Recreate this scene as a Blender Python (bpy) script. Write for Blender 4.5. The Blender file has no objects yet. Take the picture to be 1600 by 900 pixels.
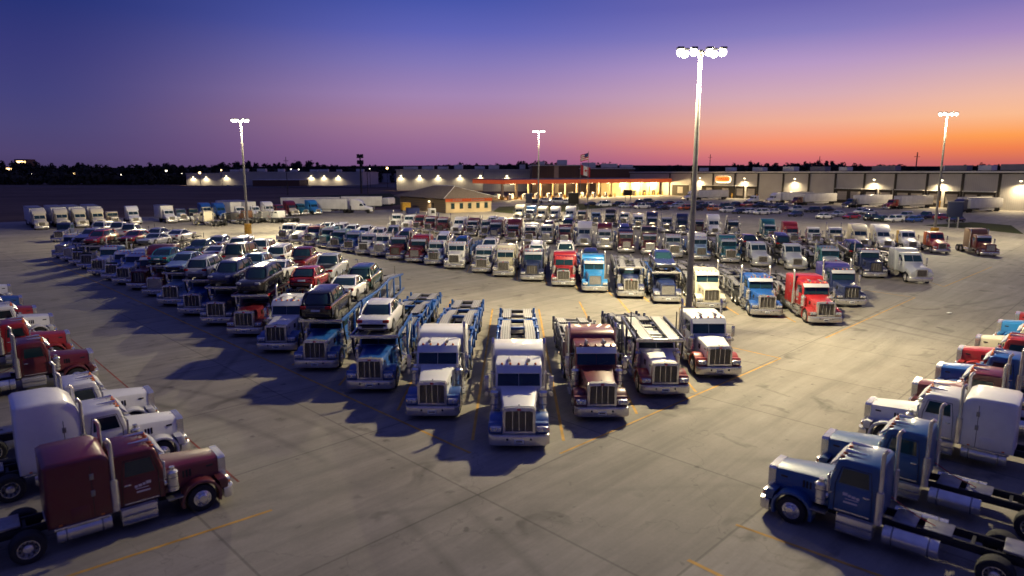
import bpy, bmesh, math, random
from mathutils import Vector, Matrix
R = math.radians
rnd = random.Random(7)
S = bpy.context.scene
C = S.collection

# ------------------------------------------------------------------ camera
F, HY, H = 1030.0, 270.0, 11.0            # focal length in px of a 1600 px wide frame, horizon row, eye height
TH = math.atan((450 - HY) / F)

def at(px, py, z=0.0):
    """ground point (at height z) seen at a position of the photograph"""
    u, v = (px - 800) / F, (450 - py) / F
    dy, dz = math.cos(TH) + v * math.sin(TH), -math.sin(TH) + v * math.cos(TH)
    t = (z - H) / dz
    return Vector((u * t, dy * t, z))

def up(p, py):
    """height above the point p of whatever is seen at row py"""
    v = (450 - py) / F
    ang = math.atan(v) - TH
    return H + p.y * math.tan(ang)

cam = bpy.data.cameras.new('camera')
co = bpy.data.objects.new('camera', cam); C.objects.link(co)
co.location = (0, 0, H); co.rotation_euler = (R(90) - TH, 0, 0)
cam.sensor_width = 36; cam.lens = 36 * F / 1600
cam.clip_start = 0.5; cam.clip_end = 8000
cam.dof.use_dof = True; cam.dof.focus_distance = 47; cam.dof.aperture_fstop = 0.33
S.camera = co
S.view_settings.view_transform = 'Standard'; S.view_settings.look = 'None'
S.view_settings.exposure = 0.0; S.view_settings.gamma = 1
S.cycles.use_denoising = True
S.cycles.max_bounces = 5; S.cycles.diffuse_bounces = 2; S.cycles.glossy_bounces = 3
S.cycles.sample_clamp_indirect = 4.0
S.cycles.caustics_reflective = False; S.cycles.caustics_refractive = False

# ------------------------------------------------------------------ colours
def lin(r, g, b):
    f = lambda c: (c / 255) / 12.92 if c <= 10 else ((c / 255 + 0.055) / 1.055) ** 2.4
    return (f(r), f(g), f(b), 1.0)
COL = dict(white=(.80, .79, .77), cream=(.68, .62, .46), silver=(.42, .44, .48), maroon=(.120, .006, .014), red=(.32, .012, .016),
           blue=(.011, .085, .33), deepblue=(.010, .088, .25), navy=(.010, .020, .085), teal=(.008, .12, .17), skyblue=(.02, .20, .50), paleblue=(.26, .38, .56),
           black=(.012, .012, .014), grey=(.17, .17, .18), green=(.012, .05, .04), orange=(.50, .10, .012), yellow=(.55, .32, .02),
           purple=(.035, .030, .20), brown=(.16, .07, .03), beige=(.42, .36, .27))
WORD = dict(skyblue='bright blue', paleblue='pale blue', navy='dark navy', deepblue='blue', purple='violet blue')
def W(c): return WORD.get(c, c)

# ------------------------------------------------------------------ materials
def new_mat(name):
    m = bpy.data.materials.new(name); m.use_nodes = True
    nt = m.node_tree; b = nt.nodes['Principled BSDF']
    return m, nt, b
def N(nt, t, **kw):
    n = nt.nodes.new(t)
    for k, v in kw.items(): setattr(n, k, v)
    return n
def plain(name, col, rough=.5, metal=0.0, spec=.5, emit=None, es=0.0, coat=0.0, noise=0.0, nscale=3.0):
    m, nt, b = new_mat(name)
    b.inputs['Base Color'].default_value = (*col[:3], 1); b.inputs['Roughness'].default_value = rough
    b.inputs['Metallic'].default_value = metal; b.inputs['Specular IOR Level'].default_value = spec
    b.inputs['Coat Weight'].default_value = coat
    if emit: b.inputs['Emission Color'].default_value = (*emit[:3], 1); b.inputs['Emission Strength'].default_value = es
    if noise:
        tc = N(nt, 'ShaderNodeTexCoord'); no = N(nt, 'ShaderNodeTexNoise'); no.inputs['Scale'].default_value = nscale
        no.inputs['Detail'].default_value = 6
        mx = N(nt, 'ShaderNodeMix', data_type='RGBA', blend_type='MULTIPLY'); mx.inputs['Factor'].default_value = 1
        mr = N(nt, 'ShaderNodeMapRange'); mr.inputs['From Min'].default_value = .3; mr.inputs['From Max'].default_value = .7
        mr.inputs['To Min'].default_value = 1 - noise; mr.inputs['To Max'].default_value = 1 + noise * .3
        nt.links.new(tc.outputs['Object'], no.inputs['Vector']); nt.links.new(no.outputs['Fac'], mr.inputs['Value'])
        mx.inputs['A'].default_value = (*col[:3], 1); nt.links.new(mr.outputs['Result'], mx.inputs['B'])
        nt.links.new(mx.outputs['Result'], b.inputs['Base Color'])
    return m
def paint_mat(name='paint', dirt=.11, r0=.22, r1=.62, coat=.45):
    m, nt, b = new_mat(name)
    oi = N(nt, 'ShaderNodeObjectInfo'); tc = N(nt, 'ShaderNodeTexCoord')
    no = N(nt, 'ShaderNodeTexNoise'); no.inputs['Scale'].default_value = 1.7; no.inputs['Detail'].default_value = 8; no.inputs['Roughness'].default_value = .65
    add = N(nt, 'ShaderNodeVectorMath', operation='ADD')
    nt.links.new(tc.outputs['Object'], add.inputs[0]); nt.links.new(oi.outputs['Location'], add.inputs[1])
    nt.links.new(add.outputs[0], no.inputs['Vector'])
    mr = N(nt, 'ShaderNodeMapRange'); mr.inputs['From Min'].default_value = .42; mr.inputs['From Max'].default_value = .78
    mr.inputs['To Min'].default_value = 0; mr.inputs['To Max'].default_value = dirt
    nt.links.new(no.outputs['Fac'], mr.inputs['Value'])
    mx = N(nt, 'ShaderNodeMix', data_type='RGBA'); mx.inputs['B'].default_value = (.12, .105, .085, 1)
    sz = N(nt, 'ShaderNodeSeparateXYZ'); nt.links.new(tc.outputs['Object'], sz.inputs[0])
    lo = N(nt, 'ShaderNodeMapRange', interpolation_type='SMOOTHSTEP'); lo.inputs['From Min'].default_value = 1.55; lo.inputs['From Max'].default_value = .75
    lo.inputs['To Min'].default_value = 0; lo.inputs['To Max'].default_value = dirt * 4; nt.links.new(sz.outputs['Z'], lo.inputs['Value'])
    n2 = N(nt, 'ShaderNodeTexNoise'); n2.inputs['Scale'].default_value = 5; n2.inputs['Detail'].default_value = 7; n2.inputs['Roughness'].default_value = .7; nt.links.new(add.outputs[0], n2.inputs['Vector'])
    m2 = N(nt, 'ShaderNodeMath', operation='MULTIPLY'); nt.links.new(lo.outputs['Result'], m2.inputs[0]); nt.links.new(n2.outputs['Fac'], m2.inputs[1])
    ma = N(nt, 'ShaderNodeMath', operation='ADD'); nt.links.new(m2.outputs[0], ma.inputs[0]); nt.links.new(mr.outputs['Result'], ma.inputs[1])
    nt.links.new(ma.outputs[0], mx.inputs['Factor']); nt.links.new(oi.outputs['Color'], mx.inputs['A'])
    nt.links.new(mx.outputs['Result'], b.inputs['Base Color'])
    rr = N(nt, 'ShaderNodeMapRange'); rr.inputs['To Min'].default_value = r0; rr.inputs['To Max'].default_value = r1
    nt.links.new(no.outputs['Fac'], rr.inputs['Value']); nt.links.new(rr.outputs['Result'], b.inputs['Roughness'])
    b.inputs['Coat Weight'].default_value = coat; b.inputs['Coat Roughness'].default_value = .10
    return m
def runway_mat():
    m, nt, b = new_mat('perforated_steel')
    tc = N(nt, 'ShaderNodeTexCoord'); sc = N(nt, 'ShaderNodeVectorMath', operation='MULTIPLY'); sc.inputs[1].default_value = (7.5, 5.0, 0)
    fr = N(nt, 'ShaderNodeVectorMath', operation='FRACTION'); ds = N(nt, 'ShaderNodeVectorMath', operation='DISTANCE'); ds.inputs[1].default_value = (.5, .5, 0)
    gt = N(nt, 'ShaderNodeMath', operation='GREATER_THAN'); gt.inputs[1].default_value = .30
    nt.links.new(tc.outputs['Object'], sc.inputs[0]); nt.links.new(sc.outputs[0], fr.inputs[0]); nt.links.new(fr.outputs[0], ds.inputs[0])
    nt.links.new(ds.outputs['Value'], gt.inputs[0])
    mx = N(nt, 'ShaderNodeMix', data_type='RGBA'); mx.inputs['A'].default_value = (.05, .05, .05, 1); mx.inputs['B'].default_value = (.42, .41, .39, 1)
    nt.links.new(gt.outputs[0], mx.inputs['Factor']); nt.links.new(mx.outputs['Result'], b.inputs['Base Color'])
    b.inputs['Metallic'].default_value = .35; b.inputs['Roughness'].default_value = .5
    return m
def concrete_mat():
    m, nt, b = new_mat('concrete')
    L = nt.links.new
    tc = N(nt, 'ShaderNodeTexCoord')
    rot = N(nt, 'ShaderNodeMapping'); rot.inputs['Rotation'].default_value = (0, 0, R(45)); rot.inputs['Location'].default_value = (1.1, .6, 0)
    L(tc.outputs['Object'], rot.inputs['Vector'])
    def noise(scale, detail, rough=.6, vec=None, dist=0):
        n = N(nt, 'ShaderNodeTexNoise'); n.inputs['Scale'].default_value = scale; n.inputs['Detail'].default_value = detail
        n.inputs['Roughness'].default_value = rough; n.inputs['Distortion'].default_value = dist
        L(vec or tc.outputs['Object'], n.inputs['Vector']); return n.outputs['Fac']
    def rng(v, a, b_, c, d):
        n = N(nt, 'ShaderNodeMapRange'); n.inputs['From Min'].default_value = a; n.inputs['From Max'].default_value = b_
        n.inputs['To Min'].default_value = c; n.inputs['To Max'].default_value = d; L(v, n.inputs['Value']); return n.outputs['Result']
    def mul(a, b_):
        n = N(nt, 'ShaderNodeMath', operation='MULTIPLY'); L(a, n.inputs[0])
        if isinstance(b_, float): n.inputs[1].default_value = b_
        else: L(b_, n.inputs[1])
        return n.outputs[0]
    big = rng(noise(.07, 5), .3, .7, .80, 1.10)
    mid = rng(noise(.55, 8, .7), .3, .7, .86, 1.08)
    fine = rng(noise(9, 5, .7), .3, .7, .93, 1.05)
    st = N(nt, 'ShaderNodeMapping'); st.inputs['Scale'].default_value = (.9, .06, 1); st.inputs['Rotation'].default_value = (0, 0, R(-12)); L(rot.outputs['Vector'], st.inputs['Vector'])
    streak = rng(noise(1.0, 7, .7, st.outputs['Vector'], .6), .32, .72, 1.08, .70)
    spot = rng(noise(.42, 3, .5, None, .8), .62, .70, 1.0, .62)
    spot2 = rng(noise(1.6, 2, .5), .68, .75, 1.0, .58)
    # slab joints: two families of saw cuts with slightly wavy edges
    sx = N(nt, 'ShaderNodeSeparateXYZ'); L(rot.outputs['Vector'], sx.inputs[0])
    def joint(o, period, w):
        d = N(nt, 'ShaderNodeMath', operation='PINGPONG'); d.inputs[1].default_value = period / 2; L(o, d.inputs[0])
        return rng(d.outputs[0], w, w * 1.7, .66, 1.0)
    j1, j2 = joint(sx.outputs['X'], 7.4, .030), joint(sx.outputs['Y'], 7.4, .030)
    def arc(cx, cy, r0, gap, wd):
        mp = N(nt, 'ShaderNodeMapping'); mp.inputs['Location'].default_value = (-cx, -cy, 0); L(tc.outputs['Object'], mp.inputs['Vector'])
        ln = N(nt, 'ShaderNodeVectorMath', operation='LENGTH'); L(mp.outputs['Vector'], ln.inputs[0])
        o = None
        for rr in (r0, r0 + gap):
            a = N(nt, 'ShaderNodeMath', operation='SUBTRACT'); L(ln.outputs['Value'], a.inputs[0]); a.inputs[1].default_value = rr
            c = N(nt, 'ShaderNodeMath', operation='ABSOLUTE'); L(a.outputs[0], c.inputs[0]); q = rng(c.outputs[0], 0, wd, 1, 0)
            if o is None: o = q
            else: n_ = N(nt, 'ShaderNodeMath', operation='MAXIMUM'); L(o, n_.inputs[0]); L(q, n_.inputs[1]); o = n_.outputs[0]
        return rng(mul(o, rng(noise(.10, 4, .6), .42, .62, 0, 1)), 0, 1, 1.0, .66)
    marks = mul(mul(mul(arc(38, 6, 27, 1.9, .28), arc(-30, 0, 33, 2.0, .30)), mul(arc(10, -30, 52, 2.1, .3), arc(60, 60, 34, 1.9, .35))), mul(arc(-70, 30, 52, 2, .3), arc(18, 96, 46, 2, .35)))
    vo = N(nt, 'ShaderNodeTexVoronoi', feature='DISTANCE_TO_EDGE'); vo.inputs['Scale'].default_value = .085; vw = N(nt, 'ShaderNodeVectorMath', operation='ADD')
    wnz = N(nt, 'ShaderNodeTexNoise'); wnz.inputs['Scale'].default_value = .5; wnz.inputs['Detail'].default_value = 6; L(tc.outputs['Object'], wnz.inputs['Vector'])
    ws = N(nt, 'ShaderNodeVectorMath', operation='SCALE'); ws.inputs['Scale'].default_value = 4.0; L(wnz.outputs['Color'], ws.inputs[0]); L(tc.outputs['Object'], vw.inputs[0]); L(ws.outputs[0], vw.inputs[1]); L(vw.outputs[0], vo.inputs['Vector'])
    crack = rng(vo.outputs['Distance'], .0010, .0030, .82, 1.0)
    # tone of each slab
    fl = N(nt, 'ShaderNodeVectorMath', operation='SCALE'); fl.inputs['Scale'].default_value = 1 / 7.4; L(rot.outputs['Vector'], fl.inputs[0])
    flo = N(nt, 'ShaderNodeVectorMath', operation='FLOOR'); ad = N(nt, 'ShaderNodeVectorMath', operation='ADD'); ad.inputs[1].default_value = (.0, .0, .0)
    L(fl.outputs[0], ad.inputs[0]); L(ad.outputs[0], flo.inputs[0])
    wn = N(nt, 'ShaderNodeTexWhiteNoise', noise_dimensions='2D'); L(flo.outputs[0], wn.inputs['Vector'])
    slab = rng(wn.outputs['Value'], 0, 1, .90, 1.06)
    v = mul(mul(mul(mul(mul(mul(mul(mul(mul(mul(big, mid), fine), streak), marks), crack), spot), spot2), j1), j2), slab)
    cb = N(nt, 'ShaderNodeMix', data_type='RGBA'); cb.inputs['A'].default_value = (.285, .245, .190, 1); cb.inputs['B'].default_value = (.30, .285, .26, 1)
    L(noise(.05, 4), cb.inputs['Factor'])
    vm = N(nt, 'ShaderNodeVectorMath', operation='SCALE'); L(cb.outputs['Result'], vm.inputs[0]); L(v, vm.inputs['Scale'])
    L(vm.outputs[0], b.inputs['Base Color'])
    b.inputs['Roughness'].default_value = .78; b.inputs['Specular IOR Level'].default_value = .35
    bp = N(nt, 'ShaderNodeBump'); bp.inputs['Strength'].default_value = .25; bp.inputs['Distance'].default_value = .02; L(noise(30, 4), bp.inputs['Height'])
    L(bp.outputs['Normal'], b.inputs['Normal'])
    return m
def field_mat(name, a, b_, scale=.05):
    m, nt, b = new_mat(name)
    tc = N(nt, 'ShaderNodeTexCoord'); mp = N(nt, 'ShaderNodeMapping'); mp.inputs['Scale'].default_value = (.5, 1, 1)
    n1 = N(nt, 'ShaderNodeTexNoise'); n1.inputs['Scale'].default_value = scale; n1.inputs['Detail'].default_value = 9; n1.inputs['Roughness'].default_value = .7
    mx = N(nt, 'ShaderNodeMix', data_type='RGBA'); mx.inputs['A'].default_value = (*a, 1); mx.inputs['B'].default_value = (*b_, 1)
    mr = N(nt, 'ShaderNodeMapRange'); mr.inputs['From Min'].default_value = .35; mr.inputs['From Max'].default_value = .65
    nt.links.new(tc.outputs['Object'], mp.inputs['Vector']); nt.links.new(mp.outputs['Vector'], n1.inputs['Vector'])
    nt.links.new(n1.outputs['Fac'], mr.inputs['Value']); nt.links.new(mr.outputs['Result'], mx.inputs['Factor'])
    nt.links.new(mx.outputs['Result'], b.inputs['Base Color']); b.inputs['Roughness'].default_value = .95; b.inputs['Specular IOR Level'].default_value = .1
    return m
def siding_mat(name, col, period=1.0, axis='X', dark=.8):
    """sheet-metal siding: fine vertical ribs"""
    m, nt, b = new_mat(name)
    tc = N(nt, 'ShaderNodeTexCoord'); s = N(nt, 'ShaderNodeSeparateXYZ'); nt.links.new(tc.outputs['Object'], s.inputs[0])
    pp = N(nt, 'ShaderNodeMath', operation='PINGPONG'); pp.inputs[1].default_value = period / 2; nt.links.new(s.outputs[axis], pp.inputs[0])
    mr = N(nt, 'ShaderNodeMapRange'); mr.inputs['From Min'].default_value = 0; mr.inputs['From Max'].default_value = period * .12
    mr.inputs['To Min'].default_value = dark; mr.inputs['To Max'].default_value = 1; nt.links.new(pp.outputs[0], mr.inputs['Value'])
    no = N(nt, 'ShaderNodeTexNoise'); no.inputs['Scale'].default_value = .25; no.inputs['Detail'].default_value = 7; nt.links.new(tc.outputs['Object'], no.inputs['Vector'])
    m2 = N(nt, 'ShaderNodeMapRange'); m2.inputs['To Min'].default_value = .78; m2.inputs['To Max'].default_value = 1.15; nt.links.new(no.outputs['Fac'], m2.inputs['Value'])
    mu = N(nt, 'ShaderNodeMath', operation='MULTIPLY'); nt.links.new(mr.outputs['Result'], mu.inputs[0]); nt.links.new(m2.outputs['Result'], mu.inputs[1])
    vs = N(nt, 'ShaderNodeVectorMath', operation='SCALE'); vs.inputs[0].default_value = col; nt.links.new(mu.outputs[0], vs.inputs['Scale'])
    nt.links.new(vs.outputs[0], b.inputs['Base Color']); b.inputs['Roughness'].default_value = .6
    return m
def brick_mat(name, c1, c2, cm, scale=1.0):
    m, nt, b = new_mat(name)
    tc = N(nt, 'ShaderNodeTexCoord'); mp = N(nt, 'ShaderNodeMapping'); mp.inputs['Rotation'].default_value = (R(90), 0, 0)
    br = N(nt, 'ShaderNodeTexBrick'); br.inputs['Scale'].default_value = scale
    br.inputs['Color1'].default_value = (*c1, 1); br.inputs['Color2'].default_value = (*c2, 1); br.inputs['Mortar'].default_value = (*cm, 1)
    nt.links.new(tc.outputs['Object'], mp.inputs['Vector']); nt.links.new(mp.outputs['Vector'], br.inputs['Vector'])
    nt.links.new(br.outputs['Color'], b.inputs['Base Color']); b.inputs['Roughness'].default_value = .9
    return m

M = dict(
    paint=paint_mat(), carpaint=paint_mat('car_paint', .04, .15, .35, .9), visor=plain('visor_metal', (.56, .57, .60), .35, .35), runway=runway_mat(), concrete=concrete_mat(),
    chrome=plain('chrome', (.76, .74, .70), .26, .74, noise=.22, nscale=2.0),
    steel=plain('steel', (.30, .30, .31), .42, .8, noise=.3),
    dark=plain('dark_metal', (.020, .020, .023), .6, .2, noise=.4, nscale=4),
    grille=plain('grille_mesh', (.10, .085, .065), .5, .5),
    rubber=plain('rubber', (.016, .016, .017), .85),
    glass=plain('tinted_glass', (.010, .030, .040), .06, 0, .7),
    lens=plain('headlamp_glass', (.55, .56, .58), .12, .3),
    amber=plain('amber_lens', (.65, .16, .02), .3),
    redlens=plain('red_lens', (.35, .01, .01), .25),
    plate=plain('plate', (.62, .64, .68), .5),
    text=plain('decal_paint', (.7, .62, .6), .5),
    mark=plain('mark_black', (.02, .02, .02), .5),
    yellow=plain('yellow_paint', (.55, .30, .03), .6, noise=.35, nscale=2.5),
    line=plain('line_paint', (.56, .31, .055), .8, noise=.5, nscale=1.3),
    redline=plain('red_line_paint', (.30, .05, .03), .8, noise=.7, nscale=1.1),
    pole=plain('galvanised', (.22, .215, .21), .55, .3, noise=.25),
    lamp=plain('lamp_glow', (1, 1, 1), .5, emit=(1, .95, .84), es=3.0),
    walllamp=plain('wall_lamp_glow', (1, 1, 1), .5, emit=(1, .82, .50), es=6),
    street=plain('street_lamp_glow', (1, 1, 1), .5, emit=(1, .62, .25), es=6),
    streetw=plain('street_lamp_white_glow', (1, 1, 1), .5, emit=(1, .88, .68), es=5),
    canopylight=plain('canopy_light_glow', (1, 1, 1), .5, emit=(1, .78, .40), es=20),
    signorange=plain('sign_orange_glow', (.6, .15, .02), .5, emit=(1, .24, .03), es=1.1),
    signwhite=plain('sign_white_glow', (.9, .9, .8), .5, emit=(1, .82, .45), es=2.6),
    fascia=plain('fascia_added_glow', (.62, .10, .03), .5, noise=.15, nscale=.3, emit=(1, .16, .04), es=.28),  # faint emission added to the red so the band looks lit
    roofgrey=plain('roof_grey', (.18, .17, .19), .7, noise=.2, nscale=.4),
    shingle=plain('roof_shingle', (.17, .13, .09), .9, noise=.35, nscale=2.2),
    trim=plain('white_trim', (.55, .54, .52), .5, noise=.2, nscale=.3),
    white=plain('white_panel', (.66, .65, .64), .5, noise=.18, nscale=.5),
    field=field_mat('dry_field', (.085, .055, .042), (.175, .115, .08), .03),
    grass=field_mat('grass_strip', (.030, .042, .012), (.055, .06, .02), .15),
    asphalt=field_mat('road_asphalt', (.10, .09, .08), (.14, .125, .11), .3),
    leaf=plain('dark_foliage', (.045, .046, .034), .9, spec=.1),
    sidingA=siding_mat('tan_siding', (.345, .33, .31), .55, 'X'),
    sidingB=siding_mat('pale_siding', (.40, .40, .38), 1.2, 'X'),
    sidingC=siding_mat('brown_siding', (.085, .045, .028), 1.5, 'X'),
    stone=brick_mat('tan_stone', (.26, .18, .10), (.20, .14, .08), (.14, .11, .08), .9),
    creamwall=plain('cream_wall', (.52, .40, .24), .8, noise=.15, nscale=.6),
    dockdark=plain('dock_dark', (.022, .018, .015), .8),
    dockdoor=siding_mat('dock_door', (.30, .27, .24), .7, 'Z', .6),
    flagred=plain('flag_red', (.45, .02, .03), .8), flagwhite=plain('flag_white', (.7, .68, .68), .8), boardnavy=plain('board_navy', (.008, .012, .045), .6), flagblue=plain('flag_blue', (.02, .03, .14), .8),
)

# ------------------------------------------------------------------ mesh helpers
class MB:
    def __init__(s): s.bm = bmesh.new(); s.mats = []
    def _m(s, mat):
        if mat not in s.mats: s.mats.append(mat)
        return s.mats.index(mat)
    def _fin(s, faces, mat):
        i = s._m(mat)
        for f in faces: f.material_index = i
    def _mark(s): s.bm.faces.ensure_lookup_table(); return set(s.bm.faces)
    def box(s, x0, x1, y0, y1, z0, z1, mat, bev=0.0, seg=2):
        old = s._mark()
        vs = [s.bm.verts.new((x, y, z)) for z in (z0, z1) for (x, y) in ((x0, y0), (x1, y0), (x1, y1), (x0, y1))]
        fs = [s.bm.faces.new([vs[i] for i in q]) for q in ((3, 2, 1, 0), (4, 5, 6, 7), (0, 1, 5, 4), (1, 2, 6, 5), (2, 3, 7, 6), (3, 0, 4, 7))]
        if bev: s._bevel(fs, bev, seg)
        s._fin([f for f in s.bm.faces if f not in old], mat); return s
    def _bevel(s, fs, bev, seg):
        es = list({e for f in fs for e in f.edges})
        bmesh.ops.bevel(s.bm, geom=es, offset=bev, segments=seg, affect='EDGES', profile=.5, clamp_overlap=True)
    def prism(s, prof, a0, a1, mat, bev=0.0, axis='x', seg=2):
        """closed outline extruded along an axis: axis x takes (y,z), axis z takes (x,y), axis y takes (x,z)"""
        old = s._mark()
        P = {'x': lambda a, p: (a, p[0], p[1]), 'z': lambda a, p: (p[0], p[1], a), 'y': lambda a, p: (p[0], a, p[1])}[axis]
        A = [s.bm.verts.new(P(a0, p)) for p in prof]; B = [s.bm.verts.new(P(a1, p)) for p in prof]
        n = len(prof)
        fs = [s.bm.faces.new(A[::-1]), s.bm.faces.new(B)]
        fs += [s.bm.faces.new((A[i], A[(i + 1) % n], B[(i + 1) % n], B[i])) for i in range(n)]
        bmesh.ops.recalc_face_normals(s.bm, faces=fs)
        if bev:
            es = [e for e in set(fs[0].edges) | set(fs[1].edges)]
            bmesh.ops.bevel(s.bm, geom=es, offset=bev, segments=seg, affect='EDGES', profile=.5, clamp_overlap=True)
        s._fin([f for f in s.bm.faces if f not in old], mat); return s
    def loft(s, rings, mat, cap=True):
        old = s._mark()
        vr = [[s.bm.verts.new(p) for p in r] for r in rings]; n = len(rings[0]); fs = []
        for a, b in zip(vr, vr[1:]):
            fs += [s.bm.faces.new((a[i], a[(i + 1) % n], b[(i + 1) % n], b[i])) for i in range(n)]
        if cap: fs += [s.bm.faces.new(vr[0][::-1]), s.bm.faces.new(vr[-1])]
        bmesh.ops.recalc_face_normals(s.bm, faces=fs)
        s._fin([f for f in s.bm.faces if f not in old], mat); return s
    def tube(s, p0, p1, r0, mat, r1=None, n=12):
        r1 = r0 if r1 is None else r1
        p0, p1 = Vector(p0), Vector(p1); d = (p1 - p0).normalized()
        a = d.orthogonal().normalized(); b = d.cross(a)
        ring = lambda p, r: [p + (a * math.cos(t) + b * math.sin(t)) * r for t in [2 * math.pi * k / n for k in range(n)]]
        return s.loft([ring(p0, r0), ring(p1, r1)], mat)
    def path(s, pts, r, mat, n=8):
        pts = [Vector(p) for p in pts]; rings = []
        for i, p in enumerate(pts):
            d = (pts[min(i + 1, len(pts) - 1)] - pts[max(i - 1, 0)]).normalized()
            a = d.cross(Vector((0.31, .77, .55))).normalized(); b = d.cross(a)
            rings.append([p + (a * math.cos(t) + b * math.sin(t)) * r for t in [2 * math.pi * k / n for k in range(n)]])
        return s.loft(rings, mat)
    def ball(s, c, r, mat, sx=1, sy=1, sz=1, n=8):
        rings = []
        for i in range(1, n // 2 + 2):
            t = math.pi * i / (n // 2 + 2)
            rings.append([(c[0] + sx * r * math.sin(t) * math.cos(2 * math.pi * k / n), c[1] + sy * r * math.sin(t) * math.sin(2 * math.pi * k / n), c[2] + sz * r * math.cos(t)) for k in range(n)])
        return s.loft(rings, mat)
    def quad(s, pts, mat):
        f = s.bm.faces.new([s.bm.verts.new(p) for p in pts]); s._fin([f], mat); return s
    def mesh(s, name, smooth=38):
        me = bpy.data.meshes.new(name); s.bm.normal_update(); s.bm.to_mesh(me); s.bm.free()
        for k in s.mats: me.materials.append(M[k] if isinstance(k, str) else k)
        if smooth:
            for p in me.polygons: p.use_smooth = True
            me.set_sharp_from_angle(angle=R(smooth))
        return me

def obj(name, me, parent=None, col=None, loc=None, rz=None):
    o = bpy.data.objects.new(name, me); C.objects.link(o)
    if parent: o.parent = parent
    if col is not None: o.color = (*COL[col], 1) if isinstance(col, str) else (*col, 1)
    if loc is not None: o.location = loc
    if rz is not None: o.rotation_euler = (0, 0, rz)
    return o
def thing(name, loc, rz, label, cat, group=None, scale=1.0):
    o = bpy.data.objects.new(name, None); C.objects.link(o)
    o.location = loc; o.rotation_euler = (0, 0, rz); o.scale = (scale,) * 3; o.empty_display_size = .2
    o['label'] = label; o['category'] = cat
    if group: o['group'] = group
    return o
def tag(o, label, cat, group=None):
    o['label'] = label; o['category'] = cat
    if group: o['group'] = group
    return o
def struct(name, me):
    o = obj(name, me); o['kind'] = 'structure'; return o
ORD = ['', 'first', 'second', 'third', 'fourth', 'fifth', 'sixth', 'seventh', 'eighth', 'ninth', 'tenth', 'eleventh', 'twelfth', 'thirteenth',
       'fourteenth', 'fifteenth', 'sixteenth', 'seventeenth', 'eighteenth', 'nineteenth', 'twentieth', 'twenty-first', 'twenty-second',
       'twenty-third', 'twenty-fourth', 'twenty-fifth', 'twenty-sixth', 'twenty-seventh', 'twenty-eighth', 'twenty-ninth', 'thirtieth']

# ------------------------------------------------------------------ semi tractors: shared meshes (front bumper at y = 0, truck runs to +y)
TM = {}
def tm(key, fn):
    if key not in TM: TM[key] = fn()
    return TM[key]
def one(name, f, smooth=38):
    b = MB(); f(b); return b.mesh(name, smooth)
def arch(yc, zc, r0, r1, zb, a0=-8, a1=188, n=9):
    """wheel-arch outline (front edge, over the wheel, back down; then the inner edge)"""
    o = [(yc - r1 * math.cos(R(a)), zc + r1 * math.sin(R(a))) for a in [a0 + (a1 - a0) * i / n for i in range(n + 1)]]
    i = [(yc - r0 * math.cos(R(a)), zc + r0 * math.sin(R(a))) for a in [a1 + (a0 - a1) * i / n for i in range(n + 1)]]
    return o + i
def wheel_mesh(w, r=.52, rim='chrome', deep=False):
    b = MB()
    def ring(x, rr, n=20): return [(x, rr * math.cos(2 * math.pi * k / n), rr * math.sin(2 * math.pi * k / n)) for k in range(n)]
    h = w / 2
    b.loft([ring(-h + .17, r * .50), ring(-h + .15, r * .56), ring(-h, r * .58), ring(-h, r * .88), ring(-h * .85, r * .97), ring(-h * .5, r), ring(h * .5, r), ring(h * .85, r * .97), ring(h, r * .88), ring(h, r * .58), ring(h - .15, r * .56), ring(h - .17, r * .50)], 'rubber')
    return b.mesh('wheel')
def rim_mesh(w, r=.52, out=1, deep=False):
    """out = +1: dished face towards +x"""
    b = MB(); deep = deep
    def ring(x, rr, n=20): return [(x * out, rr * math.cos(2 * math.pi * k / n), rr * math.sin(2 * math.pi * k / n)) for k in range(n)]
    h = w / 2
    if deep:
        b.loft([ring(h + .004, r * .60), ring(h + .006, r * .56), ring(h - .11, r * .52)], 'chrome', cap=False); b.loft([ring(h - .11, r * .52), ring(h - .145, r * .34)], 'steel', cap=False)
        b.loft([ring(h - .145, r * .34), ring(h - .03, r * .27), ring(h, r * .15)], 'chrome')
        for k in range(10):
            t = 2 * math.pi * (k + .5) / 10; b.ball(((h - .115) * out, r * .44 * math.cos(t), r * .44 * math.sin(t)), .04, 'mark', n=6)
    else: b.loft([ring(h + .004, r * .60), ring(h + .02, r * .52), ring(h + .045, r * .34), ring(h + .09, r * .26), ring(h + .10, r * .12)], 'chrome')
    for k in range(10):
        t = 2 * math.pi * k / 10; b.ball(((h + (.03 if not deep else -.10)) * out, r * .42 * math.cos(t), r * .42 * math.sin(t)), .028, 'steel', n=6)
    return b.mesh('rim')

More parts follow.
